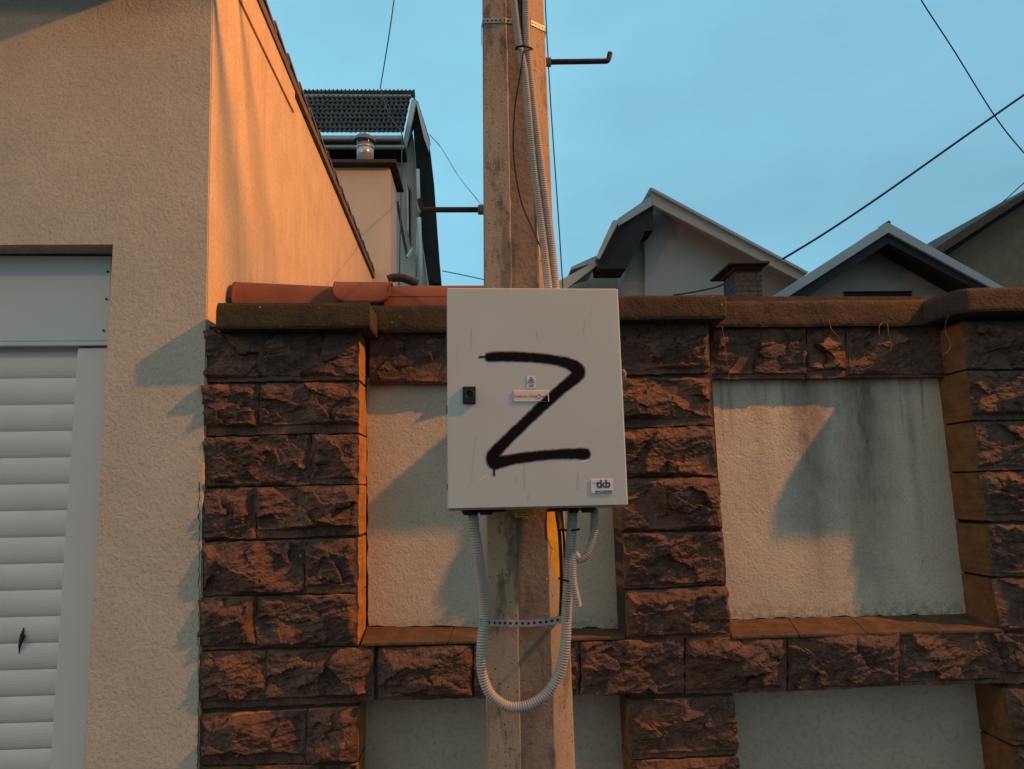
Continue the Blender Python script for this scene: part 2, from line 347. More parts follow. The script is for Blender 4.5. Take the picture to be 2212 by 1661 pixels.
# ------------------------------------------------------------------ rough stones
def stone(mb, q, Yf, Yb, seed, amp=1.0, res=.0055, flat=False):
    """q = four corners (px) TL,TR,BR,BL on the plane y=Yf; rough face in front of it, sides back to Yb"""
    P = [at(x, y, Yf) for x, y in q]
    wd = (P[1]-P[0]).length; ht = (P[3]-P[0]).length
    nu = max(8, int(wd/res)); nv = max(8, int(ht/res))
    rg = np.random.RandomState(seed)
    u, v = np.meshgrid(np.linspace(0, 1, nu+1), np.linspace(0, 1, nv+1))
    X = (P[0].x*(1-u)+P[1].x*u)*(1-v)+(P[3].x*(1-u)+P[2].x*u)*v
    Z = (P[0].z*(1-u)+P[1].z*u)*(1-v)+(P[3].z*(1-u)+P[2].z*u)*v
    x = u*wd; z = v*ht
    # distances to the edges, wobbled
    wob = fbm(x*9, z*9, seed+50, 3)*.05
    fine = fbm(x*40, z*40, seed+90, 3)*.012
    mL, mR, mT, mB = [rg.uniform(.0, .022) for _ in range(4)]
    if rg.rand() < .5: mB = rg.uniform(.02, .05)
    eL = x-mL; eR = wd-x-mR; eT = z-mT; eB = ht-z-mB
    rise = .060*amp*rg.uniform(.75, 1.15)
    h = np.minimum.reduce([eL*1.0+.010, eR*1.0+.010, eT*.75+.012, eB*2.2+.004])+wob*.7+fine
    h = np.clip(h, -.004, rise)
    # faceted body: nearest-cell tilted planes
    n = int(5+wd*ht*55); cx_ = rg.rand(n)*wd; cz_ = rg.rand(n)*ht; c0 = rg.uniform(-.015, .014, n)*amp
    ax = rg.uniform(-.34, .34, n); az = rg.uniform(-.50, .28, n)
    wx = x+fbm(x*16, z*16, seed+7, 4)*.06; wz = z+fbm(x*16+9, z*16, seed+8, 4)*.06
    D = np.stack([(wx-cx_[i])**2+((wz-cz_[i])*1.5)**2 for i in range(n)]); k = D.argmin(0)
    cell = c0[k]+ax[k]*(x-cx_[k])+az[k]*(z-cz_[k])
    pl = np.stack([rise*.9+rg.uniform(-.006, .012)+rg.uniform(-.22, .22)*(x-cx_[i])+rg.uniform(-.3, .22)*(z-cz_[i]) for i in range(min(n, 9))]).min(0)
    h2 = np.minimum(h, np.maximum(pl, .006))+cell*np.clip(h/.03, 0, 1)*.9
    rough = fbm(x*22, z*34, seed+3, 4, .6)*.013*amp+fbm(x*75, z*95, seed+5, 3, .6)*.0045*amp
    strata = (np.abs(fbm(x*10, z*26+x*6, seed+13, 4))*-1+.1)*.030*amp
    m = np.clip((h+.002)/.02, .12, 1)
    h2 = h2+(rough+strata)*m
    if flat: h2 = h2*.35+.004
    h2 = np.maximum(h2, -.006)
    Y = Yf-h2
    X0, Z0 = X.ravel(), Z.ravel()
    ed = np.clip(1-np.minimum.reduce([x, wd-x, z, ht-z])/.012, 0, 1)
    X = X+fbm(z*30+3, x*8, seed+21, 3)*.012*ed; Z = Z+fbm(x*22, z*8+5, seed+22, 3)*.011*ed
    vs = np.stack([X, Y, Z], -1).reshape(-1, 3).tolist(); W_ = nu+1
    fs = [(j*W_+i, (j+1)*W_+i, (j+1)*W_+i+1, j*W_+i+1) for j in range(nv) for i in range(nu)]
    # sides
    rim = [i for i in range(W_)]+[j*W_+nu for j in range(1, nv+1)]+[nv*W_+i for i in range(nu-1, -1, -1)]+[j*W_ for j in range(nv-1, 0, -1)]
    b = len(vs)
    for r_ in rim: vs.append([float(X0[r_])*.8+vs[r_][0]*.2, Yb, float(Z0[r_])])
    nr = len(rim)
    mb.add(vs, fs, 0); off = len(mb.v)-len(vs)
    for i in range(nr): mb.f.append(tuple(off+k_ for k_ in (rim[i], rim[(i+1) % nr], b+(i+1) % nr, b+i))); mb.m.append(1)

YP, YL, YN, YC, YCAP = 3.47, 3.645, 3.70, 3.59, 3.36     # pier face, lintel, panel, coping, pier cap
wall = empty('stone_wall', (0, YP, 0), 'rough reddish brown stone boundary wall with plastered panels and mossy coping behind the pole', 'wall')

def line(pts):                                   # piecewise linear x -> y
    def f(x):
        for (a, b), (c, d) in zip(pts, pts[1:]):
            if x <= c or (c, d) == pts[-1]: return b+(d-b)*(x-a)/(c-a)
    return f
sd = [100]
def row(mb, t0, t1, b0, b1, xt, xb, splits=(), Yf=YP, Yb=YN+.015, gap=1.2, **kw):
    """row of stones between top edge (t0 at left, t1 right) and bottom edge; xt/xb = (left,right) px at top/bottom; splits = fractions"""
    fr = [0]+list(splits)+[1]
    for a, b in zip(fr, fr[1:]):
        def P(f, top):
            xl, xr = xt if top else xb; y0, y1 = (t0, t1) if top else (b0, b1)
            return (xl+(xr-xl)*f, y0+(y1-y0)*f)
        A, B, D, E = P(a, 1), P(b, 1), P(b, 0), P(a, 0)
        g0 = 0 if a == 0 else gap; g1 = 0 if b == 1 else gap
        sd[0] += 11
        stone(mb, [(A[0]+g0, A[1]+gap), (B[0]-g1, B[1]+gap), (D[0]-g1, D[1]-gap), (E[0]+g0, E[1]-gap)], Yf, Yb, sd[0], **kw)

def xl(y): return 438+(y-752)*(425.6-438)/(1653-752)+1
def xr(y): return 777+(y-752)*(771-777)/900
pl = MB()
rows = [(712, 716, 827, 822, (), 3), (832, 826, 941, 935, ((558-434)/342,), 1), (944, 937, 1052, 1045, ((671-434)/342,), 1), (1054.5, 1047, 1167, 1156.5, ((553-434)/342,), 1),
        (1172, 1161, 1288, 1281, ((659-434)/342,), 1.2), (1290, 1283, 1405, 1394, ((555-434)/342,), 1)]
for t0, t1, b0, b1, sp_, gp in rows:
    row(pl, t0, t1, b0, b1, (xl(t0), xr(t0)), (xl(b0), xr(b0)), sp_, gap=gp*.7, flat=False, amp=.75 if t0 == 712 else 1)
row(pl, 1408, 1398, 1533, 1518, (xl(1408), 808), (xl(1533), 806), ((577-430)/378,))
row(pl, 1543, 1527, 1655, 1648, (xl(1543), 774), (xl(1655), 772), (.68,))
row(pl, 1657, 1651, 1775, 1770, (xl(1660), 772), (xl(1775), 771), (.35,))
pl.build('pier', [stoneM, ochreM], wall)
pm = MB()
row(pm, 694, 690, 812, 806, (1318, 1531), (1325, 1532), (), amp=.7, gap=1.5)
row(pm, 815, 814.5, 926, 917, (1325, 1535), (1331, 1541.5), ())
row(pm, 927, 918, 1031, 1028, (1331, 1541), (1337, 1551), ())
row(pm, 1033, 1029, 1146, 1143, (1338, 1551), (1343, 1560), ())
row(pm, 1151, 1149, 1273, 1263, (1345, 1563), (1350, 1569), ())
row(pm, 1275, 1265, 1383, 1376, (1350, 1569), (1356, 1579), ())
row(pm, 1513, 1504, 1641, 1632, (1358, 1585), (1364, 1595), ())
row(pm, 1643, 1634, 1770, 1762, (1364, 1595), (1370, 1605), ())
pm.build('pier', [stoneM, sawnM], wall)
pr = MB()
qx = lambda y: 2076+(y-711)*(2172-2076)/(1489-711)
qr = [(694, 692, 797, 797), (799.5, 799, 908, 906), (910, 908, 1017, 1015), (1019, 1017, 1126, 1124), (1132, 1131, 1246, 1243), (1249, 1246, 1363, 1360), (1370, 1368, 1478, 1476), (1489, 1487, 1610, 1606), (1613, 1609, 1770, 1765)]
for t0, t1, b0, b1 in qr:
    row(pr, t0, t1, b0, b1, (qx(t0)+2, 2420), (qx(b0)+2, 2440), (.5,) if random.random() < .5 else (.3,), amp=.9)
pr.build('pier', [stoneM, sawnM], wall)
cs = MB()
cj = [(814, 1399, 1515), (1022, 1391, 1509.5), (1253, 1385, 1503.6), (1479, 1377, 1500), (1702, 1373.6, 1495.7), (1943, 1367, 1483), (2171, 1362.5, 1477)]
for (x0, a0, b0), (x1, a1, b1) in zip(cj, cj[1:]):
    sd[0] += 7; stone(cs, [(x0+1.5, a0+1), (x1-1.5, a1+1), (x1-1.5, b1-1), (x0+1.5, b0-1)], YP, YN+.015, sd[0], 1.1)
cs.build('stone_course', [stoneM, sawnM], wall)
lt = MB()
for x0, x1, a0, a1, b0, b1 in ((797, 1060, 714, 713, 829, 827), (1063, 1330, 713, 711, 827, 824)):
    sd[0] += 7; stone(lt, [(x0, a0), (x1, a1), (x1, b1), (x0, b0)], YL, YN+.015, sd[0], .55)
lt.build('lintel_course', [stoneM, sawnM], wall)
lt = MB()
for x0, x1, a0, a1, b0, b1 in ((1536, 1740, 700, 700, 818, 817), (1743, 1826, 700, 698, 817, 815), (1828, 2062, 698, 695, 815, 813)):
    sd[0] += 7; stone(lt, [(x0, a0), (x1, a1), (x1, b1), (x0, b0)], YL, YN+.015, sd[0], .6)
lt.build('lintel_course', [stoneM, sawnM], wall)
# core that closes the joints
co = MB()
co.pp([(xl(705)+3, 705), (774, 705), (770, 1800), (xl(1800)+3, 1800)], YP+.022, .3)
co.pp([(1322, 690), (1529, 690), (1575, 1380), (1600, 1800), (1374, 1800), (1353, 1380)], YP+.022, .3)
co.pp([(2082, 690), (2420, 690), (2440, 1800), (2200, 1800), (2170, 1380)], YP+.022, .3)
co.pp([(772, 1408), (1366, 1386), (2175, 1370), (2175, 1470), (1590, 1494), (774, 1512)], YP+.022, .3)
co.build('mortar_core', jointM, wall)
# plaster panels
def jag(p0, p1, n, a, axis, seed, lo=-1):
    r = random.Random(seed); out = []
    for i in range(n+1):
        t = i/n; x = p0[0]+(p1[0]-p0[0])*t; y = p0[1]+(p1[1]-p0[1])*t
        if 0 < i < n:
            if axis == 0: x += r.uniform(lo, 1)*a
            else: y += r.uniform(lo, 1)*a
        out.append((x, y))
    return out
back = MB(); back.pp([(760, 640), (2420, 640), (2420, 1800), (760, 1800)], YN+.012, .25); back.build('backing', jointM, wall)
p = MB(); p.pp([(794, 815)]+[(1345, 815)]+jag((1352, 815), (1362, 1362), 8, 2, 0, 1)+jag((1340, 1357), (797, 1352), 30, 3.0, 1, 2)+jag((796, 1345), (791, 815), 26, 2.2, 0, 3), YN, .011); p.build('panel', panM1, wall)
p = MB(); p.pp([(1530, 805), (2045, 805)]+jag((2036, 815), (2095, 1322), 24, 3.5, 0, 4)+jag((2080, 1326), (1575, 1338), 34, 3.2, 1, 5)+[(1570, 1338), (1530, 815)], YN, .011); p.build('panel', panM2, wall)
p = MB(); p.pp([(780, 1490), (1400, 1480), (1400, 1800), (780, 1800)], YN-.002, .013); p.build('lower_panel', lowM, wall)
p = MB(); p.pp([(1560, 1470), (2140, 1460)]+jag((2121, 1480), (2140, 1800), 12, 2.5, 0, 8)+[(1560, 1800)], YN-.002, .013); p.build('lower_panel', lowM, wall)
# sloping sills
def sill(xa, ya, xb, yb, fa, fya, fb, fyb, joints, seed):
    s_ = MB(); r = random.Random(seed)
    js = [0]+joints+[1]
    for j0, j1 in zip(js, js[1:]):
        B0 = at(xa+(xb-xa)*j0, ya+(yb-ya)*j0+2, YN-.001); B1 = at(xa+(xb-xa)*j1, ya+(yb-ya)*j1+2, YN-.001)
        F0 = at(fa+(fb-fa)*j0, fya+(fyb-fya)*j0, YP-.012-r.uniform(0, .006)); F1 = at(fa+(fb-fa)*j1, fya+(fyb-fya)*j1, YP-.012)
        e = Vector((.0012, 0, 0)); s_.prism([B0+e, B1-e, F1-e, F0+e], (0, 0, -.014))
    return s_.build('sill', sillM, wall, bevel=.003)
sill(792, 1351, 1362, 1356, 779, 1390, 1350, 1375, [.33, .62], 1)
sill(1570, 1336, 2100, 1323, 1580, 1374, 2166, 1359, [.25, .5, .78], 2)

# coping and pier caps
def rough_bar(mb, pts_top, zt, zb, back, seed, res=.012, amp=.004):
    """front face follows plan polyline pts (x,y); flat top back to `back`"""
    path = resample([Vector((a, b, 0)) for a, b in pts_top], res); path.append(Vector((*pts_top[-1], 0)))
    n = len(path); nz_ = max(6, int((zt-zb)/res))
    s = np.array([i*res for i in range(n)]); vs = []
    for j in range(nz_+1):
        v = j/nz_; z = zb+(zt-zb)*v
        d = fbm(s*6, np.full(n, z*6+3), seed, 5, .6)*amp*3
        dz = fbm(s*5, np.full(n, 9.0+j*.0), seed+4, 3)*amp*(2.2)
        rnd = .006*(abs(v-.5)*2)**6
        for i, q in enumerate(path):
            t = (path[min(i+1, n-1)]-path[max(i-1, 0)]).normalized(); nrm = Vector((t.y, -t.x, 0))
            vs.append(q+nrm*(d[i]-rnd)+Vector((0, 0, z+dz[i]*(1 if j in (0, nz_) else .8))))
    fs = [(j*n+i, j*n+i+1, (j+1)*n+i+1, (j+1)*n+i) for j in range(nz_) for i in range(n-1)]
    b = len(vs)
    for i, q in enumerate(path): vs.append(Vector((min(max(q.x, path[0].x), path[-1].x), back, vs[nz_*n+i].z)))
    for i, q in enumerate(path): vs.append(Vector((min(max(q.x, path[0].x), path[-1].x), back, vs[i].z)))
    fs += [(nz_*n+i, nz_*n+i+1, b+i+1, b+i) for i in range(n-1)]+[(i+1, i, b+n+i, b+n+i+1) for i in range(n-1)]
    mb.add(vs, fs, 0)
A = at(466, 658, YCAP); B = at(467, 714, YCAP); D = at(798, 648, YCAP); Cc = at(816, 660, YC)
c = MB(); rough_bar(c, [(A.x, YC+.1), (A.x, YCAP), (D.x+.004, YCAP), (D.x+.006, YC+.1)], (A.z+D.z)/2, (B.z+at(801, 703, YCAP).z)/2, 3.85, 3); c.build('pier_cap', copeM, wall)
M0 = at(1290, 640, YCAP); M1 = at(1568, 636.4, YCAP)
c = MB(); rough_bar(c, [(M0.x, YC+.1), (M0.x, YCAP), (M1.x, YCAP), (M1.x+.005, YC+.1)], M1.z, at(1569, 687.4, YCAP).z, 3.85, 5); c.build('pier_cap', copeM, wall)
L0 = at(816, 660, YC)
c = MB(); rough_bar(c, [(D.x-.05, YC), (M0.x+.1, YC)], L0.z, at(870, 717, YC).z, 3.85, 7); c.build('coping', copeM, wall)
R0 = at(1571, 652, YC); R1 = at(1978, 644, YC)
zc_t = (R0.z+R1.z)/2; zc_b = (at(1573, 707, YC).z+at(1990, 700, YC).z)/2
e0 = at(1996, 660, YC).x; e1 = at(2140, 650, YCAP).x
e0 = at(1994, 680, YC).x; YCR = 3.335
cur = [(e0-.001, YC+.1), (e0, YC), (e0+.002, YC-.09)]+[(e0+.003+.085*(1-math.cos(t*math.pi/2)), YC-.09-(YC-.09-YCR)*math.sin(t*math.pi/2)) for t in [i/8 for i in range(1, 9)]]
c = MB(); rough_bar(c, [(M1.x-.05, YC), (e0+.03, YC)], zc_t, zc_b, 3.85, 9); c.build('coping', copeM2, wall)
c = MB(); rough_bar(c, cur+[(4.2, YCR)], at(2212, 621, YCR).z, at(2212, 672, YCR).z, 3.85, 11); c.build('pier_cap', copeM2, wall)

# dry stalks caught under the coping
def stalk(pts, Y, label, r=.001):
    o = MB().tube(spline([at(x, y, Y+dy) for x, y, dy in pts], 6), r, 5).build('dry_stalk', mat('dry grass', (.20, .115, .065), .9), smooth=True)
    tag(o, label, 'stalk', 'dry stalks hanging from the coping')
stalk([(1791, 692, 0), (1797, 712, -.04), (1812, 728, -.05), (1818, 745, -.04), (1824, 748, -.03)], 3.57, 'short dry stalk bent down over a lintel stone, left of the curled one')
stalk([(1906, 697, 0), (1900, 704, -.03), (1899, 720, -.04), (1906, 733, -.04)], 3.57, 'dry curled stalk under the right coping, left one of the pair')
stalk([(1917, 697, 0), (1920, 722, -.04), (1926, 742, -.04), (1923, 756, -.04)], 3.57, 'straight dry stalk under the right coping, right one of the pair')
stalk([(2051, 680, 0), (2043, 696, -.02), (2043, 718, -.04), (2053, 745, -.04), (2046, 760, -.05), (2035, 766, -.05)], 3.42, 'long pale kinked stalk hanging beside the right pier')
stalk([(1560, 705, 0), (1568, 760, -.03), (1575, 830, -.06), (1572, 880, -.06)], 3.56, 'very thin long stalk hanging over the top left of the stained panel', .0009)

# clay ridge tiles on the wall behind the coping
tl = empty('clay_ridge', (at(600, 620, 3.74).x, 3.74, 2.5), 'orange red clay ridge tiles laid along the wall top behind the mossy coping', 'roof tiles')
def ridge(x0, x1, ytop, ybot, Y, rnd, seed, tilt=0):
    m_ = MB(); a = at(x0, ytop, Y); b = at(x1, ytop+tilt, Y); zb_ = at(x0, ybot, Y).z; H = a.z-zb_; nu, nv = 44, 20; vs = []
    for s_ in (0, .012):
        for i in range(nu+1):
            u = i/nu; X = a.x+(b.x-a.x)*u; e = min(X-a.x, b.x-X)/H
            cut = H*(1 if e > rnd else 1-(rnd-math.sqrt(max(0, rnd**2-(rnd-e)**2)))*.9) if rnd else H
            zt = a.z+(b.z-a.z)*u
            for j in range(nv+1):
                t = j/nv*2-.25
                zz = zt-cut*max(0, min(1, (1-math.cos(min(1.0, max(0, (j-4)/(nv-4)))*math.pi/2))*1.0))
                yy = Y+.10-.10*math.sin(min(1.0, max(0.0, (j-4)/(nv-4)*1.0))*math.pi/2)+(.04*(4-j)/4 if j < 4 else 0)
                zd = zz+(.0 if j >= 4 else -.004*(4-j))
                vs.append((X, yy+s_, zd-s_*.7))
    W_ = nv+1; O = (nu+1)*W_
    fs = [(i*W_+j, i*W_+j+1, (i+1)*W_+j+1, (i+1)*W_+j) for i in range(nu) for j in range(nv)]
    fs += [(O+i*W_+j, O+(i+1)*W_+j, O+(i+1)*W_+j+1, O+i*W_+j+1) for i in range(nu) for j in range(nv)]
    fs += [(j, O+j, O+j+1, j+1) for j in range(nv)]+[(nu*W_+j+1, O+nu*W_+j+1, O+nu*W_+j, nu*W_+j) for j in range(nv)]
    fs += [(i*W_+nv, O+i*W_+nv, O+(i+1)*W_+nv, (i+1)*W_+nv) for i in range(nu)]
    m_.add(vs, fs); return m_.build('ridge_tile', tileM, tl, smooth=True)
ridge(498, 735, 598, 668, 3.70, .45, 1, 11)
ridge(826, 1052, 607, 672, 3.70, 0, 3, -1)
ridge(1046, 1160, 606, 672, 3.705, 0, 4, 0)
ridge(719, 843, 598, 652, 3.655, .55, 2, 0)
b_ = MB(); b_.pp([(500, 640), (1160, 640), (1160, 690), (500, 690)], 3.79, .05); b_.build('mortar_bed', jointM, tl)
o = MB().tube(spline([at(x, y, 4.6) for x, y in ((842, 599), (850, 596), (870, 597), (885, 603), (898, 612))], 6), [.004]+[.03]*22+[.004]*2, 8)
o = MB().tube(spline([at(x, y, 4.6) for x, y in ((838, 604), (850, 600), (868, 600), (885, 606), (902, 613))], 6), .028, 10).build('rubble_ridge', capM, smooth=True)
tag(o, 'dark curved scrap of old roofing just behind the clay ridge tiles', 'roof scrap')

# ------------------------------------------------------------------ garage
YG = 3.452
gar = empty('garage', (-2.5, YG, 0), 'cream roughcast garage with white roller shutter, left of the stone wall', 'garage')
f = MB(); f.pp([(457.5, -20), (426, 1661), (424, 1800), (172, 1800), (182.5, 1646), (244, 528), (-900, 531), (-900, -260), (461, -260)], YG, .22)
f.build('front_wall', garM, gar)
XS = at(449, 400, YG).x
topl = [atX(561.6, 0, XS), atX(807, 595, XS)]
dl = (topl[1]-topl[0])/(topl[1].y-topl[0].y)
def tz(Y): return topl[0].z+dl.z*(Y-topl[0].y)
pa = at(457.5, 0, YG); pb = at(426, 1661, YG); lean = (pa.x-pb.x)/(pa.z-pb.z)
def sxp(z): return pb.x+lean*(z-pb.z)+.003
s_ = MB(); y0 = YG+.012; y1 = 11.0
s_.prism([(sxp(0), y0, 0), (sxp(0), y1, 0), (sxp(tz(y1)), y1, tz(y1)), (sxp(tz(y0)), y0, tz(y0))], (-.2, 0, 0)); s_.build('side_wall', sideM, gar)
# raised verge band of render
g_ = MB(); hb = .17
def band(o0, o1, th, mb, ya, yb):
    mb.prism([(sxp(tz(ya))+.0, ya, tz(ya)-o0), (sxp(tz(yb)), yb, tz(yb)-o0*.9), (sxp(tz(yb)), yb, tz(yb)-o1*.75), (sxp(tz(ya)), ya, tz(ya)-o1)], (th, 0, 0))
band(0, .26, .018, g_, y0, 5.05); g_.build('verge_band', sideM, gar, bevel=.004)
g_ = MB(); band(-.03, .03, .03, g_, y0, 10.9); g_.build('verge_trim', verM, gar)
v_ = MB(); k = 0
for i in range(26):
    ya = y0-.3+i*.33; z = tz(ya+.17); X0 = sxp(z)-.14
    v_.prism([(X0, ya, tz(ya)+.035+.05), (X0, ya+.37, tz(ya+.37)+.035), (X0, ya+.37, tz(ya+.37)+.06), (X0, ya, tz(ya)+.11)], (.17, 0, 0))
v_.build('verge_tiles', verM, gar, bevel=.004)
r_ = MB(); r_.prism([(sxp(4.8)+.02, 3.2, tz(3.2)+.02), (sxp(4.8)+.02, 11, tz(11)+.02), (sxp(4.8)+.02, 11, tz(11)+.05), (sxp(4.8)+.02, 3.2, tz(3.2)+.05)], (-6, 0, 0)); r_.build('roof', brownM, gar)
cn = MB(); cn.box((-8, YG-.55, 4.23), (sxp(4.3)-.06, YG-.001, 4.33)); cn.build('unseen_shade_slab', brownM, gar, bevel=.01)  # unseen slab added above the frame to shade the garage's top left
ck = MB(); r_ = random.Random(3); cp = [at(431+(y-1040)*(-.006)+r_.uniform(-2.5, 2.5), y, YG-.0004) for y in range(1040, 1680, 9)]
ck.tube(cp, [r_.uniform(.0006, .0022) for _ in cp], 5); ck.build('crack', simple('crack', (.03, .025, .02)), gar)
# roller shutter
sh = MB(); n = 19; YS = YG+.19
for i in range(n):
    ya = 702.9+57.1*i; yb = ya+57.1
    za = at(100, ya, YS).z; zb = at(100, yb, YS).z; Hs = za-zb; sec = []
    for j in range(9):
        t = j/8; sec.append((YS-.011*math.sin(math.pi*min(1, max(0, (t-.02)/.9)))**.7+ (.004 if t > .93 else 0), za-Hs*t))
    xs = [at(-1200, 1000, YS).x, at(150, 1000, YS).x+.12]
    vs = [(x_, y_, z_) for x_ in xs for y_, z_ in sec]
    sh.add(vs, [(j, j+1, 9+j+1, 9+j) for j in range(8)])
sh.build('roller_shutter', shutM, gar, smooth=False)
dm = MB(); dm.pp([(36, 1405), (44, 1360), (50, 1352), (53, 1366), (48, 1392), (41, 1409)], YS-.013, .002)
shd = MB(); shd.tube([at(x, y, YS-.014) for x, y in ((41, 1412), (43, 1392), (48, 1372), (51, 1356))], [.001, .007, .009, .002], 6); shd.tube([at(42, 1400, YS-.014), at(54, 1372, YS-.014)], .003, 5)
o = shd.build('leaf', rustM, smooth=True); tag(o, 'small dark shrivelled leaf stuck to the white roller shutter', 'leaf')
bk = MB(); bk.pp([(-1200, 500), (300, 500), (300, 1900), (-1200, 1900)], YS+.03, .05); bk.build('shutter_backing', darkM, gar)
rl = MB(); rl.pp([(168, 752), (234, 750), (181, 1680), (172, 1800), (102, 1800), (108, 1660)], YS-.045, .04); rl.build('guide_rail', railM, gar, bevel=.003)
fb = MB(); fb.pp([(-900, 548), (241, 553), (236, 736), (-900, 742)], YS-.055, .04); fb.pp([(-900, 742.5), (236.5, 736.5), (235, 746), (-900, 752)], YS-.062, .05)
fo = fb.build('shutter_box', fasM, gar, bevel=.003)
for x, y in ((238-5, 587), (235-5, 646), (229-5, 714)):
    q = at(x, y, YS-.056); s2 = MB(); s2.tube([q, q+Vector((0, -.004, 0))], .0055, 8); s2.build('screw', rustM, fo)

# ------------------------------------------------------------------ utility pole
YO = 2.69
pole = empty('utility_pole', (.16, YO, 0), 'weathered concrete utility pole with conduits strapped to it, in front of the stone wall', 'utility pole')
def edge(pts):
    pts = [(at(x, y, YO).z, at(x, y, YO).x) for x, y in pts]; (za, xa), (zb, xb) = pts
    return lambda z: xa+(xb-xa)*(z-za)/(zb-za)
eL = edge(((1042, 0), (1050.5, 1661))); eR = edge(((1172, 0), (1240, 1661)))
def sect(z, off=0):
    l, r = eL(z)-off, eR(z)+off; w2 = (r-l)/2; cxx = (l+r)/2
    pr_ = [(-1, -.55), (-.95, -.84), (-.27, -.885), (-.24, -.865), (.48, -.77), (.51, -.775), (.95, -.45), (1, -.30), (1, .5), (.6, .95), (-.6, .95), (-1, .5)]
    return [(cxx+a*w2, YO+b*w2*.92) for a, b in pr_]
zs = [0]+[.15+i*.02 for i in range(190)]+[4.2, 5, 6.5, 8]
vs = []; fs = []; ms = []
rg = random.Random(5)
for i, z in enumerate(zs):
    s = sect(z)
    for k, (x, y) in enumerate(s):
        j = 0
        if k in (2, 3, 4, 5) and z < 4.1: j = (float(fbm(np.array([z*13.]), np.array([k*3.]), 4, 3)[0]))*.006
        vs.append((x+j, y, z))
pb_ = MB()
for i in range(len(zs)-1):
    for k in range(12):
        m_ = 1 if k in (3,) else 0
        fs.append((i*12+k, i*12+(k+1) % 12, (i+1)*12+(k+1) % 12, (i+1)*12+k)); ms.append(m_)
pb_.v = vs; pb_.f = fs+[tuple((len(zs)-1)*12+k for k in range(12))]; pb_.m = ms+[0]
pb_.build('pole_shaft', [concM, concDM], pole)
# yellow paint mark, right facet
def facet_pt(px, py, lift=.002):                  # point on the front facets of the pole under a pixel
    d = ray(px, py)
    for dd in np.linspace(2.4, 2.72, 400):
        q = CAM+d*(dd/d.y); s = sect(q.z)
        x = q.x; yy = None
        for (xa, ya), (xb, yb) in zip(s[:8], s[1:8]):
            if xa <= x <= xb+1e-6: yy = ya+(yb-ya)*(x-xa)/max(1e-6, xb-xa)
        if yy is not None and q.y >= yy: return Vector((x, yy-lift, q.z))
    return CAM+d*(2.6/d.y)
yp = [(1183, 1085), (1214, 1085), (1216, 1246), (1200, 1254), (1179, 1252), (1184, 1240), (1188, 1228), (1190, 1200), (1194, 1186), (1188, 1178), (1183, 1160), (1181, 1130)]
ym = MB(); ctr = facet_pt(1200, 1170); pts = [facet_pt(x, y) for x, y in yp]
ym.add([ctr]+pts, [(0, i+1, (i+1) % len(pts)+1) for i in range(len(pts))]); ym.build('yellow_mark', yelM, pole)
ym = MB(); pts = [facet_pt(x, y) for x, y in ((1158, 420), (1166, 440), (1172, 552), (1165, 556), (1160, 500))]; ctr = facet_pt(1165, 490)
ym.add([ctr]+pts, [(0, i+1, (i+1) % 5+1) for i in range(5)]); ym.build('yellow_mark', yelM, pole)
# step bolts
def bolt(p0, p1, p2, sgn):
    a, b, c_ = at(*p0, YO), at(*p1, YO), at(*p2, YO)
    path = [a, a+(b-a)*.5]+spline([a+(b-a)*.93, b+Vector((sgn*.004, 0, .004)), c_], 5)
    o = MB().tube(path, .0105, 10).build('step_bolt', rustM, pole, smooth=True)
    k = MB().tube([a-Vector((sgn*.004, 0, 0)), a+Vector((sgn*.022, 0, 0))], .019, 6); k.build('nut', nutM, o)
bolt((1178, 134), (1311, 132), (1318, 114), 1)
bolt((1045, 453), (915, 453), (906, 430), -1)
# perforated straps
def strap(z, h, off, seg, kn=None):
    s = sect(z, off); m_ = MB(); n = len(s); idx = list(range(n))
    z_of = kn or (lambda x: z)
    P = []
    for i in seg: P.append(s[i])
    path = resample([Vector((*q, 0)) for q in P], .004)+[Vector((*P[-1], 0))]
    vs = []
    for q in path:
        zz = z_of(q.x)
        vs += [(q.x, q.y, zz-h/2), (q.x, q.y, zz+h/2)]
    m_.add(vs, [(2*i, 2*i+2, 2*i+3, 2*i+1) for i in range(len(path)-1)])
    for i in range(3, len(path)-2, 4):
        q = path[i]; t = (path[i+1]-path[i-1]).normalized(); nn = Vector((t.y, -t.x, 0)); zz = z_of(q.x)
        c_ = Vector((q.x, q.y, zz))+nn*.0012
        m_.add([c_+t*.0042*math.cos(a*math.pi/4)+Vector((0, 0, .0042*math.sin(a*math.pi/4))) for a in range(8)], [tuple(range(8))], 1)
    o = m_.build('perforated_strap', [steelM, blackM], pole); sol = o.modifiers.new('thick', 'SOLIDIFY'); sol.thickness = .001
zt1 = at(1102, 37, YO-.12).z
strap(zt1, .020, .004, [11, 0, 1, 2, 3, 4, 5, 6, 7, 8, 9])
zt2 = at(1130, 1345, YO-.13).z
xm = .15
# the lower strap reaches out around the two hanging conduits
sp2 = [(1037, 1345), (1060, 1345), (1100, 1346), (1140, 1346), (1180, 1343), (1214, 1337), (1231, 1330)]
dep = [2.50, 2.515, 2.545, 2.548, 2.54, 2.515, 2.48]
path = resample(spline([at(x, y, d) for (x, y), d in zip(sp2, dep)], 10), .004)
m_ = MB(); vs = []
for q in path: vs += [q+Vector((0, 0, -.0115)), q+Vector((0, 0, .0115))]
m_.add(vs, [(2*i, 2*i+2, 2*i+3, 2*i+1) for i in range(len(path)-1)])
for i in range(3, len(path)-2, 5):
    q = path[i]; t = (path[i+1]-path[i-1]).normalized(); nn = Vector((t.y, -t.x, 0)).normalized(); c_ = q+nn*.0014
    m_.add([c_+t*.0048*math.cos(a*math.pi/4)+Vector((0, 0, .0048*math.sin(a*math.pi/4))) for a in range(8)], [tuple(range(8))], 1)
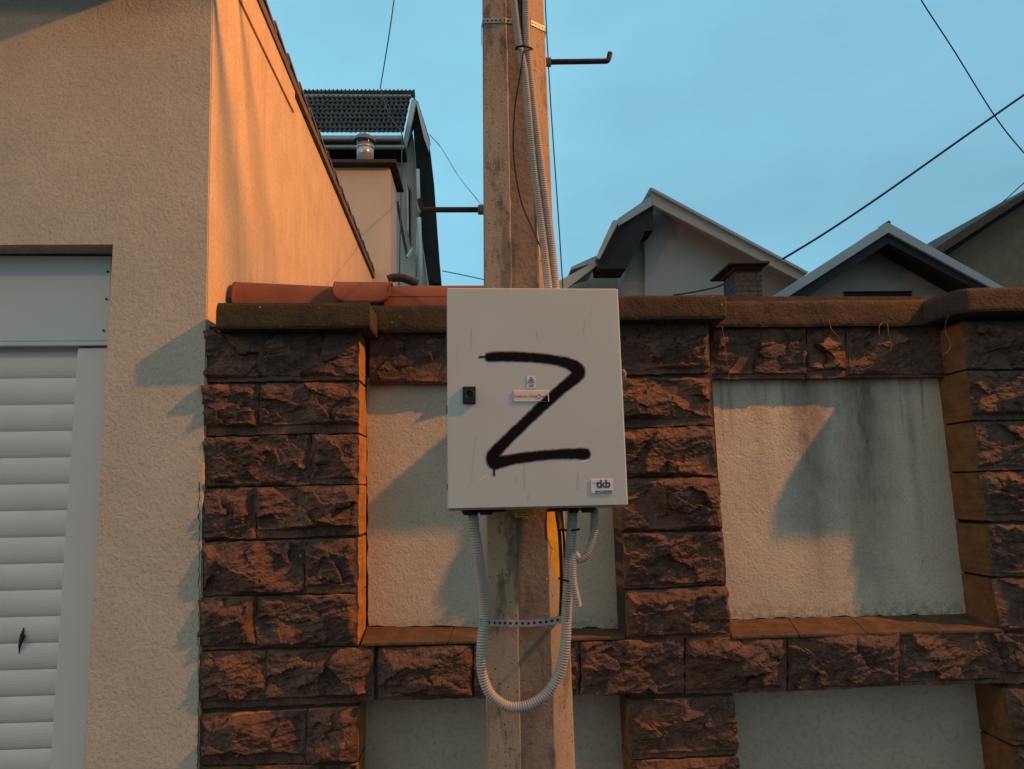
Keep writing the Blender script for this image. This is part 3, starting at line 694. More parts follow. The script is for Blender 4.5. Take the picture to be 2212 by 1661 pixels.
# it wraps back to the shaft at both ends
m_.add([path[0]+Vector((0, 0, -.0115)), path[0]+Vector((0, 0, .0115)), Vector((path[0].x+.01, YO, path[0].z+.0115)), Vector((path[0].x+.01, YO, path[0].z-.0115))], [(0, 1, 2, 3)])
m_.add([path[-1]+Vector((0, 0, -.0115)), path[-1]+Vector((0, 0, .0115)), Vector((path[-1].x+.004, YO, path[-1].z+.0115)), Vector((path[-1].x+.004, YO, path[-1].z-.0115))], [(0, 1, 2, 3)])
o = m_.build('perforated_strap', [steelM, blackM], pole)

# ------------------------------------------------------------------ conduits and cables
def corrugated(name, pts, r, material, label, pitch=.0085, cat='conduit', parent=None, group='corrugated conduits on the pole'):
    path = resample(spline(pts, 14), pitch/4); rr = [r*(1.0 if (i % 4) in (0, 1) else .82) for i in range(len(path))]
    o = MB().tube(path, rr, 14).build(name, material, parent, smooth=True)
    return tag(o, label, cat, group)
YQ = 2.535
def qs(l): return [at(x, y, d) for x, y, d in l]
corrugated('corrugated_conduit', qs([(1106, -60, YQ), (1110, 0, YQ), (1121, 90, YQ), (1134, 164, YQ-.01), (1152, 351, YQ-.02), (1169, 480, YQ-.03), (1187, 640, YQ-.06)]), .0155, condM, 'long grey conduit on the upper pole, left one of two entering the cabinet top')
corrugated('corrugated_conduit', qs([(1133, -60, YQ), (1136, 0, YQ), (1138.5, 100, YQ), (1153, 234, YQ-.01), (1170, 370, YQ-.02), (1187, 500, YQ-.03), (1202, 640, YQ-.05)]), .0155, condM, 'long grey conduit on the upper pole, right one of two entering the cabinet top')
corrugated('corrugated_conduit', qs([(1022, 1098, 2.42), (1023, 1125, 2.42), (1031, 1187, 2.43), (1043, 1270, 2.49), (1046, 1333, 2.515), (1040.5, 1390, 2.51), (1042, 1454, 2.51), (1058, 1497, 2.51), (1088, 1522, 2.505), (1118, 1528, 2.505), (1151, 1519, 2.505), (1186, 1492, 2.505), (1210, 1447, 2.505), (1221.5, 1390, 2.505), (1223.5, 1333, 2.505), (1226, 1283, 2.49), (1231, 1200, 2.47), (1236, 1125, 2.46), (1237, 1095, 2.46)]), .018, condM, 'grey corrugated conduit hanging in a deep loop under the cabinet and around the lower pole')
corrugated('corrugated_conduit', qs([(1284, 1098, 2.44), (1284, 1120, 2.44), (1281, 1160, 2.44), (1269, 1196, 2.43), (1253, 1209, 2.43), (1243, 1198, 2.43), (1236.5, 1212, 2.425), (1237.5, 1254, 2.425), (1244.5, 1291, 2.43), (1248, 1309, 2.44)]), .0135, condM, 'short grey corrugated conduit hooked back on itself below the right end of the cabinet', .007)
def wire(name, pts, r, material, label, cat='cable', group=None, seg=6, n=10):
    o = MB().tube(spline(pts, n), r, seg).build(name, material, smooth=True); return tag(o, label, cat, group)
wire('cable', qs([(1123, -50, 2.54), (1124, 60, 2.54), (1128, 120, 2.535), (1142, 210, 2.53), (1150, 300, 2.53)]), .009, cableM, 'thick black cable squeezed between the two conduits at the top of the pole')
wire('cable', qs([(1131, 110, 2.51), (1122, 170, 2.52), (1112, 234, 2.54), (1109, 331, 2.545), (1124, 429, 2.54), (1152, 498, 2.535), (1168, 535, 2.53)]), .0028, rustM, 'thin dark wire bowing away from the conduits on the upper pole')
wire('cable', qs([(1201, 1096, 2.5), (1203, 1112, 2.5), (1209, 1158, 2.505), (1213, 1247, 2.51), (1211, 1325, 2.53), (1209, 1345, 2.54)]), .0062, cableM, 'black cable running down the pole below the cabinet beside the yellow paint')
wire('cable', qs([(1212, 1096, 2.5), (1215, 1130, 2.505), (1219, 1180, 2.51), (1220, 1260, 2.515), (1214, 1335, 2.53)]), .0045, cableM, 'thinner black cable just right of the other one below the cabinet')
corrugated('corrugated_conduit', qs([(1207, 1098, 2.48), (1208, 1112, 2.48), (1211, 1128, 2.485), (1212, 1142, 2.49)]), .0065, yelM, 'tiny yellow corrugated tube end right under the cabinet', .006)
def tie(pts, r, label):
    o = MB().tube(spline(pts, 6), r, 6).build('cable_tie', blackM, smooth=True); tag(o, label, 'cable tie', 'black cable ties')
tie(qs([(1114, 106, 2.53), (1118, 101, 2.505), (1130, 99, 2.50), (1144, 102, 2.51), (1150, 106, 2.53)]), .0042, 'black cable tie around the conduits near the top of the pole')
tie(qs([(1206, 1144, 2.5), (1222, 1145, 2.47), (1240, 1145, 2.44), (1252, 1143, 2.43)]), .0036, 'black cable tie with a loose tail close under the cabinet')
tie(qs([(1207, 1249, 2.505), (1218, 1253, 2.475), (1230, 1255, 2.45), (1240, 1254, 2.44)]), .0036, 'black cable tie around conduit and cables level with the end of the yellow mark')

# ------------------------------------------------------------------ electrical cabinet
BC = Vector((.1792, 2.3285, 1.8999)); YW, LN = .03948, .04091; BW, BH, BD = .56, .704, .20
bx = Vector((math.cos(YW), math.sin(YW), 0)); bz = Vector((math.sin(YW)*math.sin(LN), math.cos(YW)*math.sin(LN), math.cos(LN))); by = bz.cross(bx)
BR_ = Matrix((bx, by, bz)).transposed()
box = empty('electrical_cabinet', BC-bz*BH/2, 'pale grey metal cabinet sprayed with a big black letter, on the pole', 'electrical cabinet')
def L(u, v, d=0): return BC+bx*u+bz*v+by*d        # d>0 = into the box
def door_px(px, py, d=0):
    dr = ray(px, py); P0 = BC+by*d; t = (P0-CAM).dot(by)/dr.dot(by); q = CAM+dr*t-BC
    return q.dot(bx), q.dot(bz)
def lbox(mb, u0, u1, v0, v1, d0, d1, m=0):
    mb.prism([L(u0, v0, d0), L(u1, v0, d0), L(u1, v1, d0), L(u0, v1, d0)], by*(d1-d0), m)
hw, hh = BW/2, BH/2
bd = MB(); lbox(bd, -hw-.001, hw-.004, -hh-.004, hh-.004, .020, BD); bd.build('cabinet_body', boxM, box, bevel=.003)
dr_ = MB(); lbox(dr_, -hw, hw, -hh, hh, 0, .0165)
door = dr_.build('door', boxM, box, bevel=.0022)
em = MB(); lbox(em, hw-.003, hw+.0012, -hh+.002, hh-.002, .0004, .0155); lbox(em, -hw+.003, hw-.004, hh-.002, hh+.0006, .0008, .0155); em.build('edge_highlight', rimM, door)  # pale strips paint the lamp's highlight along the right and top edges
def bevelled(name, u0, u1, v0, v1, d0, d1, m_, parent, bv):
    mb = MB(); lbox(mb, u0, u1, v0, v1, d0, d1); return mb.build(name, m_, parent, bevel=bv)
# lock
def zp(x, y): return (939.7+x*.3089, 610.2+y*.3089)      # reading grid of the cabinet close-up
a = door_px(*zp(193, 728)); b = door_px(*zp(285, 848))
lk = bevelled('door_lock', a[0], b[0], b[1], a[1], -.009, 0, blackM, door, .002)
cu, cv = door_px(*zp(242, 780), -.009); ring = MB()
holeM = simple('lock hole', (.002, .002, .002)); edgeM = simple('lock ring', (.028, .026, .026), None, .4)
rp = [L(cu+.0135*math.cos(k*math.pi/8), cv+.0135*math.sin(k*math.pi/8), -.0095) for k in range(17)]
MB().tube(rp, .0016, 6).build('lock_ring', edgeM, lk, smooth=True)
MB().prism([L(cu+.0125*math.cos(k*math.pi/8), cv+.0125*math.sin(k*math.pi/8), -.0094) for k in range(16)], by*.0006).build('key_hole', holeM, lk)
# hinges / clips on the left edge
for yy, hpx in ((883, 18), (1051, 12)):
    u, v = door_px(961, yy); bevelled('edge_clip', -hw-.003, -hw+.004, v-hpx/2/PF*2.3, v+hpx/2/PF*2.3, .003, .019, blackM, box, .001)
# plates with lettering
plateM = mat('plate', (.62, .50, .44), .5); whiteP = mat('sticker', (.60, .58, .56), .5); inkM = simple('dark print', (.05, .045, .07), None, .6); redM = simple('faded red print', (.50, .17, .15), None, .6); blueM = simple('blue print', (.05, .05, .13), None, .6)
def text(s, u, v, size, d, m_, parent, bold=0, sx=1.0, name='lettering', align='CENTER'):
    cu_ = bpy.data.curves.new(name, 'FONT'); cu_.body = s; cu_.size = size; cu_.align_x = align; cu_.align_y = 'CENTER'; cu_.offset = bold; cu_.extrude = .0002
    to = bpy.data.objects.new(name, cu_); C.objects.link(to); bpy.context.view_layer.update()
    me = bpy.data.meshes.new_from_object(to.evaluated_get(bpy.context.evaluated_depsgraph_get())); bpy.data.objects.remove(to)
    me.name = name; me.materials.clear(); me.materials.append(m_)
    R4 = Matrix((bx*sx, bz, -by)).transposed().to_4x4(); R4.translation = L(u, v, d); me.transform(R4)
    o = bpy.data.objects.new(name, me); C.objects.link(o); o.parent = parent; o.matrix_parent_inverse = Matrix.Translation(box.location).inverted() @ Matrix.Identity(4)
    o.matrix_parent_inverse = parent.matrix_parent_inverse if False else Matrix.Identity(4)
    return o
a = door_px(*zp(549, 755)); b = door_px(*zp(797, 834))
npz = bevelled('name_plate', a[0], b[0], b[1], a[1], -.003, 0, plateM, door, .0015)
def fixpar(o, parent):                             # geometry is in world space
    bpy.context.view_layer.update(); o.parent = parent; o.matrix_parent_inverse = parent.matrix_world.inverted()
u, v = door_px(*zp(633, 795)); o = text('Telekom Srbija', u, v, .0125, -.0034, redM, npz, .0002); fixpar(o, npz)
u, v = door_px(*zp(727, 796)); o = MB().tube([L(u+.0065*math.cos(k*math.pi/8), v+.0065*math.sin(k*math.pi/8), -.0032) for k in range(17)], .0011, 5).build('ring_logo', simple('red ring', (.55, .10, .08), None, .6), npz)
u, v = door_px(*zp(765, 796)); o = text('mts', u, v, .0115, -.0034, redM, npz, .0001); fixpar(o, npz)
a = door_px(*zp(641, 652)); b = door_px(*zp(704, 741))
st = bevelled('warning_sticker', a[0], b[0], b[1], a[1], -.0012, 0, whiteP, door, 0)
u, v = door_px(*zp(672, 683))
def tri(r): return [L(u+r*math.sin(k*2*math.pi/3), v-.002+r*math.cos(k*2*math.pi/3), -.0016) for k in range(3)]
t0 = tri(.0125); wm = MB(); wm.tube(t0+[t0[0]], .0011, 5); wm.tube([L(u-.003, v-.002, -.0017), L(u+.003, v-.002, -.0017)], .002, 5); wm.tube([L(u, v-.0055, -.0017), L(u, v+.003, -.0017)], .0012, 5)
wm.build('warning_triangle', inkM, st)
u2_, v2_ = door_px(*zp(673, 718)); o = text('LASER', u2_, v2_, .0062, -.0016, inkM, st); fixpar(o, st)
u2_, v2_ = door_px(*zp(673, 728)); o = text('OPASNOST', u2_, v2_, .0034, -.0016, inkM, st); fixpar(o, st)
a = door_px(*zp(1090, 1377)); b = door_px(*zp(1247, 1473))
tk = bevelled('maker_plate', a[0], b[0], b[1], a[1], -.0028, 0, mat('pale plate', (.60, .55, .54), .5), door, .001)
u, v = door_px(*zp(1178, 1412)); o = text('tkb', u, v, .034, -.0033, blueM, tk, .0010); fixpar(o, tk)
u, v = door_px(*zp(1111, 1404)); lbm = MB(); lbox(lbm, u-.004, u-.001, v-.001, v+.001, -.0033, -.0027); lbox(lbm, u+.001, u+.004, v-.001, v+.001, -.0033, -.0027)
lbm.build('dash_print', blueM, tk)
u, v = door_px(*zp(1182, 1463)); o = text('ENCLOSURES', u, v, .0088, -.0033, blueM, tk, .0003); fixpar(o, tk)
# sprayed letter: a coat of paint whose rim fades out
zpts = [(378, 520, 31), (420, 518, 33), (500, 516, 34), (580, 519, 33), (650, 522, 33), (730, 528, 33), (800, 537, 33), (870, 550, 34), (930, 566, 38), (980, 592, 46), (1004, 625, 46), (985, 662, 42), (930, 706, 38), (850, 775, 36), (750, 865, 35), (675, 935, 35), (600, 1008, 35), (520, 1085, 36), (450, 1155, 38), (410, 1205, 42), (400, 1245, 38), (425, 1262, 40), (480, 1248, 38), (560, 1232, 34), (640, 1221, 34), (720, 1212, 33), (800, 1204, 32), (880, 1200, 33), (960, 1198, 35), (1020, 1198, 37), (1050, 1199, 38)]
def spray_mat():
    m = bpy.data.materials.new('black spray paint'); m.use_nodes = True; t = m.node_tree; p = t.nodes['Principled BSDF']
    p.inputs['Base Color'].default_value = (.004, .004, .005, 1); p.inputs['Roughness'].default_value = .85; p.inputs['Specular IOR Level'].default_value = .1
    at_ = N(t, 'ShaderNodeAttribute', attribute_name='coat'); tcn = N(t, 'ShaderNodeTexCoord')
    nn = noise(t, tcn.outputs['Object'], 60, 4, .7); n2 = noise(t, tcn.outputs['Object'], 700, 2, .6)
    v_ = mathn(t, 'ADD', at_.outputs['Fac'], mathn(t, 'MULTIPLY', mathn(t, 'SUBTRACT', nn, .5), .34))
    v_ = mathn(t, 'ADD', v_, mathn(t, 'MULTIPLY', mathn(t, 'SUBTRACT', n2, .5), .12))
    al = ramp(t, v_, 0, 1, .13, .40); tr = N(t, 'ShaderNodeBsdfTransparent'); ms_ = N(t, 'ShaderNodeMixShader')
    L_(t, al, ms_.inputs[0]); L_(t, tr.outputs[0], ms_.inputs[1]); L_(t, p.outputs[0], ms_.inputs[2]); L_(t, ms_.outputs[0], t.nodes['Material Output'].inputs[0])
    return m
# distance field on a grid over the letter
lo_ = door_px(*zp(270, 1420)); hi_ = door_px(*zp(1150, 430)); stp = .0022
nu = int((hi_[0]-lo_[0])/stp); nv = int((hi_[1]-lo_[1])/stp)
UU, VV = np.meshgrid(lo_[0]+np.arange(nu+1)*stp, lo_[1]+np.arange(nv+1)*stp)
scl = (door_px(*zp(1000, 800))[0]-door_px(*zp(400, 800))[0])/600
def uvp(x, y): return door_px(*zp(x, y))
cov = np.full(UU.shape, -9.)
cen = spline([Vector((*uvp(x, y), r_*scl)) for x, y, r_ in zpts], 4)
def seg_cov(cov, A_, B_, soft):
    ax_, ay_, bx_, by_ = A_[0], A_[1], B_[0], B_[1]; dx, dy = bx_-ax_, by_-ay_; l2 = dx*dx+dy*dy+1e-12
    t = np.clip(((UU-ax_)*dx+(VV-ay_)*dy)/l2, 0, 1); d = np.hypot(UU-ax_-t*dx, VV-ay_-t*dy); r_ = A_[2]*(1-t)+B_[2]*t
    return np.maximum(cov, (r_-d)/soft)
for A_, B_ in zip(cen, cen[1:]): cov = seg_cov(cov, A_, B_, .0075)
def extra(pts): 
    global cov
    q = [Vector((*uvp(x, y), r_*scl)) for x, y, r_ in pts]
    for A_, B_ in zip(q, q[1:]): cov = seg_cov(cov, A_, B_, .004)
extra([(408, 1285, 9), (414, 1310, 7), (416, 1345, 6)]); extra([(312, 520, 7), (322, 520, 7), (345, 519, 4)])
val = np.clip(.27+cov*.27, 0, 1)
tri_ok = (val > 0.02); gv = []; gi = -np.ones(UU.shape, int); ga = []
gf = []
for j in range(nv):
    for i in range(nu):
        if tri_ok[j:j+2, i:i+2].any():
            q = []
            for jj, ii in ((j, i), (j, i+1), (j+1, i+1), (j+1, i)):
                if gi[jj, ii] < 0:
                    gi[jj, ii] = len(gv); P_ = L(UU[jj, ii], VV[jj, ii], -.0009)
                    gv.append(P_); ga.append(float(val[jj, ii]))
                q.append(int(gi[jj, ii]))
            gf.append(tuple(q))
gm = MB(); gm.add(gv, gf); go = gm.build('graffiti', spray_mat(), door)
at__ = go.data.attributes.new('coat', 'FLOAT', 'POINT'); at__.data.foreach_set('value', ga)
# the stroke also crosses the raised name plate
a = door_px(*zp(549, 755)); b = door_px(*zp(797, 834)); sel = MB(); av = []
sub = [(i, f_) for i, f_ in enumerate(gf)]
idx = {}
for f_ in gf:
    us = [(gv[k]-BC).dot(bx) for k in f_]; vv_ = [(gv[k]-BC).dot(bz) for k in f_]
    if min(us) > a[0]+.001 and max(us) < b[0]-.001 and min(vv_) > b[1]+.001 and max(vv_) < a[1]-.001:
        q = []
        for k in f_:
            if k not in idx: idx[k] = len(sel.v); sel.v.append(tuple(gv[k]-by*.0032)); av.append(ga[k])
            q.append(idx[k])
        sel.f.append(tuple(q)); sel.m.append(0)
if sel.f:
    so = sel.build('graffiti', go.data.materials[0], npz); so.data.attributes.new('coat', 'FLOAT', 'POINT').data.foreach_set('value', av)
# drips and scuffs on the door: thin lighter / darker runs
sc1 = simple('dirt run', (.40, .41, .41), None, .5); sc2 = simple('pale scuff', (.68, .66, .63), None, .5)
dn = 'dirt_streak'; wn = 'scuff_mark'
for mb, x0, y0_, x1, y1_, r_ in ((dn, 628, 1255, 630, 1450, 5), (dn, 572, 1355, 570, 1395, 9), (dn, 660, 1475, 660, 1515, 8), (dn, 292, 1070, 268, 1255, 2.5), (dn, 268, 1255, 255, 1400, 2), (dn, 1002, 1330, 1000, 1440, 6), (dn, 258, 320, 256, 440, 5), (dn, 1052, 255, 1038, 360, 2.5), (dn, 1090, 150, 1086, 240, 1.8), (dn, 418, 825, 412, 875, 2), (dn, 160, 445, 150, 600, 1.5), (dn, 712, 335, 713, 390, 4), (wn, 1010, 1262, 1075, 1240, 6), (wn, 310, 1390, 360, 1345, 3), (dn, 1292, 1495, 1293, 1520, 3)):
    p0, p1 = uvp(x0, y0_), uvp(x1, y1_); rr = r_*scl; q0 = L(p0[0], p0[1], .0); q1 = L(p1[0], p1[1], .0); sd_ = (q1-q0).cross(by).normalized()*rr
    lift = -by*.0005
    MB().add([q0-sd_*.5+lift, q0+sd_*.5+lift, q1+sd_*.8+lift, q1-sd_*.8+lift], [(0, 1, 2, 3)]).build(mb, sc1 if mb is dn else sc2, door)
# glands under the box
for px, wpx in ((1021, 38), (1056, 34), (1249, 27), (1281, 34)):
    u = door_px(px, 1100)[0]; u *= 1.02; r_ = wpx/2/PF*2.4
    gl = MB(); q = L(u, -hh-.004, .10); gl.tube([q, q-bz*.009], r_, 6); gl.tube([q-bz*.009, q-bz*.016], r_*.8, 12); gl.build('cable_gland', blackM, box)
ub = MB(); lbox(ub, door_px(1070, 1100)[0], door_px(1095, 1100)[0], -hh-.012, -hh-.004, .06, .14); ub.build('bottom_plate', blackM, box)
ub = MB(); lbox(ub, door_px(1196, 1100)[0], door_px(1236, 1100)[0], -hh-.014, -hh-.004, .05, .16); ub.build('bottom_plate', blackM, box)
yl = MB(); q0, q1 = door_px(1120, 1100), door_px(1161, 1100); lbox(yl, q0[0], q1[0], -hh-.030, -hh-.004, .13, .134)
yo = yl.build('yellow_label', yelM, box)
ln = MB(); lbox(ln, q0[0]+.008, q1[0]-.022, -hh-.018, -hh-.015, .128, .13); lbox(ln, q0[0]+.008, q1[0]-.01, -hh-.025, -hh-.023, .128, .13); ln.build('label_print', blackM, yo)
# small bracket clip peeking out on the right of the box
cl = MB(); cl.tube([at(1346, 800, 2.5), at(1350, 806, 2.49), at(1348, 820, 2.49), at(1342, 828, 2.5)], .006, 8)
cl.tube([at(1346, 800, 2.5), at(1335, 806, 2.5)], .005, 6); cl.build('side_clip', nutM, box, smooth=True)

# ------------------------------------------------------------------ house with the steep tiled roof (left, far)
hA = empty('tall_house', (at(780, 900, 16).x, 16, 0), 'tall pale house with a dark tiled saddle roof and white bargeboards beyond the garage', 'house')
TL, TR, BR2, BL = at(600, 207, 18), at(889, 208, 18), at(872, 292, 16), at(600, 292, 16)
rt = MB(); ncs, nws = 9, 27; su = 8; vs = []
nn_ = (BL-TL).cross(TR-TL).normalized(); nn_ = nn_ if nn_.y < 0 else -nn_
for j in range(ncs):
    for e in (0, 1):
        v = (j+e)/ncs
        for i in range(nws*su+1):
            u = i/(nws*su); P_ = (TL*(1-u)+TR*u)*(1-v)+(BL*(1-u)+BR2*u)*v
            wv = .5+.5*math.sin(u*nws*2*math.pi+(j % 2)*1.0); lift = (.07*wv+(.055 if e else .0)+random.uniform(-.006, .006))
            vs.append(P_+nn_*lift-Vector((0, 0, (.06*wv if e else 0))))
Wn = nws*su+1
fs = [(r*Wn+i, (r+1)*Wn+i, (r+1)*Wn+i+1, r*Wn+i+1) for r in range(2*ncs-1) for i in range(Wn-1)]
rt.add(vs, fs); roofA = rt.build('roof', rtileM, hA)
rd = MB()
for i in range(34):
    xa = 600+i*8.7; a_ = at(xa, 203, 18.05); b2 = at(xa+8.9, 203, 18.05); rd.tube([a_, a_+(b2-a_)*.75, a_+(b2-a_)*.8, b2], [.085, .10, .125, .12], 10)
rd.build('ridge', rtileM, roofA, smooth=True)
q = MB(); q.pp([(600, 203), (888, 204), (888, 208), (600, 208)], 17.85, .1); q.build('ridge_board', gutM, roofA)
q = MB(); q.pp([(600, 291), (871, 291), (871, 301), (600, 301)], 15.85, .12); q.build('gutter', gutM, hA, bevel=.03)
q = MB(); q.pp([(600, 301), (871, 301), (871, 313), (600, 313)], 16.1, 2.5); q.build('eave', darkM, hA)
q = MB(); q.pp([(600, 313), (872, 313), (872, 318), (600, 318)], 16.05, .1); q.build('eave_board', whiteM, hA)
q = MB(); q.pp([(600, 318), (828, 318), (828, 640), (600, 640)], 17.2, .4); q.build('recessed_wall', brownM, hA)  # brown colour stands in for the shade of the recess
q = MB(); q.pp([(827, 316), (874, 317), (888, 270), (893, 300), (897, 345), (900, 400), (908, 500), (927, 640), (825, 640)], 17.0, 3.0); q.build('gable_wall', hAM, hA)
q = MB(); q.pp([(893, 212), (898, 214), (927, 305), (937, 392), (949, 561), (956, 640), (930, 640), (909, 500), (901, 400), (898, 345), (892, 270), (880, 312), (873, 312)], 16.8, .18); q.build('gable_soffit', darkM, hA)
q = MB(); q.pp([(889, 214), (900, 216), (877, 318), (869, 316)], 16.6, .15); q.build('bargeboard', whiteM, hA)
q = MB(); q.pp([(897, 214), (903, 222), (929, 308), (926, 325), (916, 298)], 16.62, .12); q.build('bargeboard', whiteM, hA)
for i in range(5):
    t = i/5; xa, ya = 899+27*t, 216+85*t; q = MB(); q.pp([(xa, ya), (xa+4, ya+3), (xa+8, ya+17), (xa+4, ya+16)], 16.75, .3); q.build('verge_tile', rtileM, hA)
q = MB(); q.tube([at(902, 366, 16.6), at(905, 460, 16.6)], .045, 8); q.tube([at(905, 470, 16.6), at(911, 640, 16.6)], .05, 8); q.build('downpipe', whiteM, hA, smooth=True)
q = MB(); q.tube([at(899, 495, 16.5), at(901, 530, 16.5), at(899, 600, 16.5)], .02, 6); q.build('glint_tube', mat('pale yellow glint', (.5, .42, .2), .3, metal=.5), hA, smooth=True)  # a yellow glint, drawn as a thin tube
q = MB(); q.pp([(882, 405), (886, 412), (887, 530), (883, 505)], 16.93, .06); q.pp([(879, 395), (886, 415), (884, 421)], 16.9, .05); qq = q.build('window', winM, hA)
q = MB(); q.pp([(878, 402), (882, 405), (883, 507), (879, 495)], 16.92, .06); q.build('window_frame', whiteM, qq)
q = MB(); q.tube([at(858, 435, 16.7), at(869, 500, 16.7), at(880, 556, 16.7)], .035, 6); q.build('lean_pole', brownM, hA)
q = MB(); q.tube([at(880, 556, 16.7), at(892, 538, 16.7)], .05, 6); q.build('bracket', whiteM, hA)
q = MB(); q.pp([(936, 593), (951, 592), (952, 612), (936, 612)], 16.4, .5); q.build('wall_lamp', darkM, hA)
# chimney block in front of it
ch = empty('chimney_stack', (at(780, 900, 9).x, 9, 0), 'broad cream chimney stack with dark slab and metal flue, beyond the garage', 'chimney')
q = MB(); q.pp([(640, 350), (843, 350), (843, 660), (640, 660)], 9, .72); q.build('chimney_shaft', chimM, ch, bevel=.01)
q = MB(); q.pp([(640, 343), (856, 343), (856, 351), (640, 351)], 8.85, .95); q.pp([(640, 350), (849, 350), (849, 355), (640, 355)], 8.92, .85); q.build('cover_slab', capM, ch, bevel=.01)
fl_ = MB(); a0_ = at(789, 345, 9.25); tp = at(789, 312, 9.25); fl_.tube([a0_, tp], .108, 24)
fl = fl_.build('flue', flueM, ch, smooth=True)
MB().tube([at(789, 322, 9.25), at(789, 317, 9.25)], .116, 24).build('flue_band', flueM, fl, smooth=True)
dmv = MB(); vs = []; c0_ = at(787, 311, 9.25)
for j in range(7):
    a_ = j/6*math.pi/2
    for k in range(24): vs.append(c0_+Vector((.15*math.cos(a_)*math.cos(k*math.pi/12), .15*math.cos(a_)*math.sin(k*math.pi/12), .105*math.sin(a_)+.025)))
dmv.add(vs, [(j*24+k, j*24+(k+1) % 24, (j+1)*24+(k+1) % 24, (j+1)*24+k) for j in range(6) for k in range(24)])
cw = dmv.build('flue_cowl', mat('cowl metal', (.16, .16, .165), .5, metal=.5), fl, smooth=True)
for k in range(4):
    a_ = k*math.pi/2+.6; e = Vector((.1*math.cos(a_), .1*math.sin(a_), 0)); MB().tube([tp+e-Vector((0, 0, .02)), c0_+e*1.1+Vector((0, 0, .05))], .007, 5).build('cowl_strut', flueM, fl)

# ------------------------------------------------------------------ house with the big gable (middle right)
def z4(x, y): return (1188+x*.4629, 378+y*.4629)
def zq(l): return [z4(*p_) for p_ in l]
hB = empty('gabled_house', (at(1500, 900, 11).x, 11, 0), 'grey white house with tall lopsided gable and black soffit, right of the pole', 'house')
MB().pp(zq([(444, 190), (478, 120), (1175, 485), (1175, 700), (444, 700)]), 11, 6).build('gable_wall', hBM, hB)
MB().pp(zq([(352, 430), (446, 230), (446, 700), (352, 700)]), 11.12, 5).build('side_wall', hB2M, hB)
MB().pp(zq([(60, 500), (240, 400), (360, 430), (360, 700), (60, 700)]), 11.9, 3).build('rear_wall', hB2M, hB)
MB().pp(zq([(474, 66), (1200, 458), (1165, 492), (481, 138)]), 10.5, .06).build('bargeboard', creamM, hB)
MB().pp(zq([(466, 60), (476, 58), (1207, 452), (1200, 461), (474, 70)]), 10.42, 6).build('roof', greyM, hB)
MB().pp(zq([(318, 203), (474, 95), (480, 140), (322, 236)]), 10.5, .06).build('bargeboard', greyM, hB)
MB().pp(zq([(318, 236), (480, 140), (483, 258), (440, 262), (436, 284), (356, 437), (228, 437), (218, 385), (296, 262)]), 10.58, .5).build('soffit', navyM, hB)
MB().pp(zq([(290, 218), (298, 210), (316, 210), (318, 222), (232, 392), (214, 384)]), 10.45, .05).build('gutter', gutM, hB)
MB().pp(zq([(232, 392), (318, 222), (318, 236), (240, 398)]), 10.44, .05).build('gutter_shadow_strip', darkM, hB)  # black strip standing in for the shadow beside the gutter
MB().pp(zq([(30, 500), (218, 400), (232, 412), (78, 530), (30, 535)]), 10.7, .08).build('bargeboard', creamM, hB)
MB().pp(zq([(100, 428), (215, 376), (222, 405), (100, 440)]), 10.75, 1).build('lower_roof', greyM, hB)
# stone chimney
sc = empty('stone_chimney', (at(1610, 900, 8).x, 8, 0), 'small square grey stone chimney with dark flat cap before the big gable', 'chimney')
MB().pp(zq([(866, 436), (990, 434), (995, 720), (870, 720)]), 8.0, .42).build('chimney_shaft', cstM, sc)
MB().pp(zq([(838, 403), (1028, 399), (1026, 411), (838, 414)]), 7.86, .72).build('chimney_cap', capM, sc, bevel=.006)
MB().pp(zq([(858, 412), (1000, 410), (996, 437), (862, 439)]), 7.95, .5).build('chimney_collar', capM, sc)
# house C
hC = empty('low_gabled_house', (at(1900, 900, 9).x, 9, 0), 'house with blue grey edged low gable and small dark window behind the wall', 'house')
MB().pp(zq([(985, 602), (1572, 222), (1582, 222), (2150, 540), (2085, 540), (1581, 268), (1060, 602)]), 8.5, .04).build('bargeboard', zincM, hC, bevel=.006)
MB().pp(zq([(1060, 602), (1581, 268), (2085, 540), (2000, 540), (1578, 318), (1150, 602)]), 8.56, .1).build('inner_board', navyM, hC)
MB().pp(zq([(1000, 598), (1572, 226), (1582, 226), (2140, 540), (2000, 540), (1580, 300), (1120, 602)]), 8.66, 5).build('roof', darkM, hC)
MB().pp(zq([(1000, 720), (1000, 660), (1570, 300), (2140, 610), (2140, 720)]), 9.05, 4).build('gable_wall', hCM, hC)
wn_ = MB().pp(zq([(1378, 546), (1688, 543), (1690, 640), (1380, 640)]), 9.03, .08).build('window', winM, hC)
MB().pp(zq([(1374, 543), (1692, 540), (1692, 545), (1374, 548)]), 9.01, .05).build('lintel', darkM, wn_)
for x, y, s_ in ((1562, 230, 7), (1486, 278, 4)):
    q = MB(); c_ = at(*z4(x, y), 8.8); q.tube([c_-Vector((.0, .10, .01)), c_+Vector((0, .12, -.01))], s_*.0035, 7); q.build('ridge_tile', rtileM, hC)
# house D
hD = empty('brown_house', (at(2200, 900, 12).x, 12, 0), 'dark brown unrendered house with sloping eave at the far right edge', 'house')
MB().pp([(2019, 537), (2120, 470), (2212, 416), (2400, 306), (2400, 320), (2212, 430), (2035, 546)], 11.4, 5).build('roof', brownM, hD)
MB().pp([(2035, 546), (2212, 431), (2400, 321), (2400, 326), (2212, 438), (2045, 552)], 11.6, .3).build('eave_board', darkM, hD)
MB().pp([(1990, 560), (2060, 540), (2212, 440), (2400, 330), (2400, 720), (1990, 720)], 12.0, 4).build('block_wall', brM, hD)

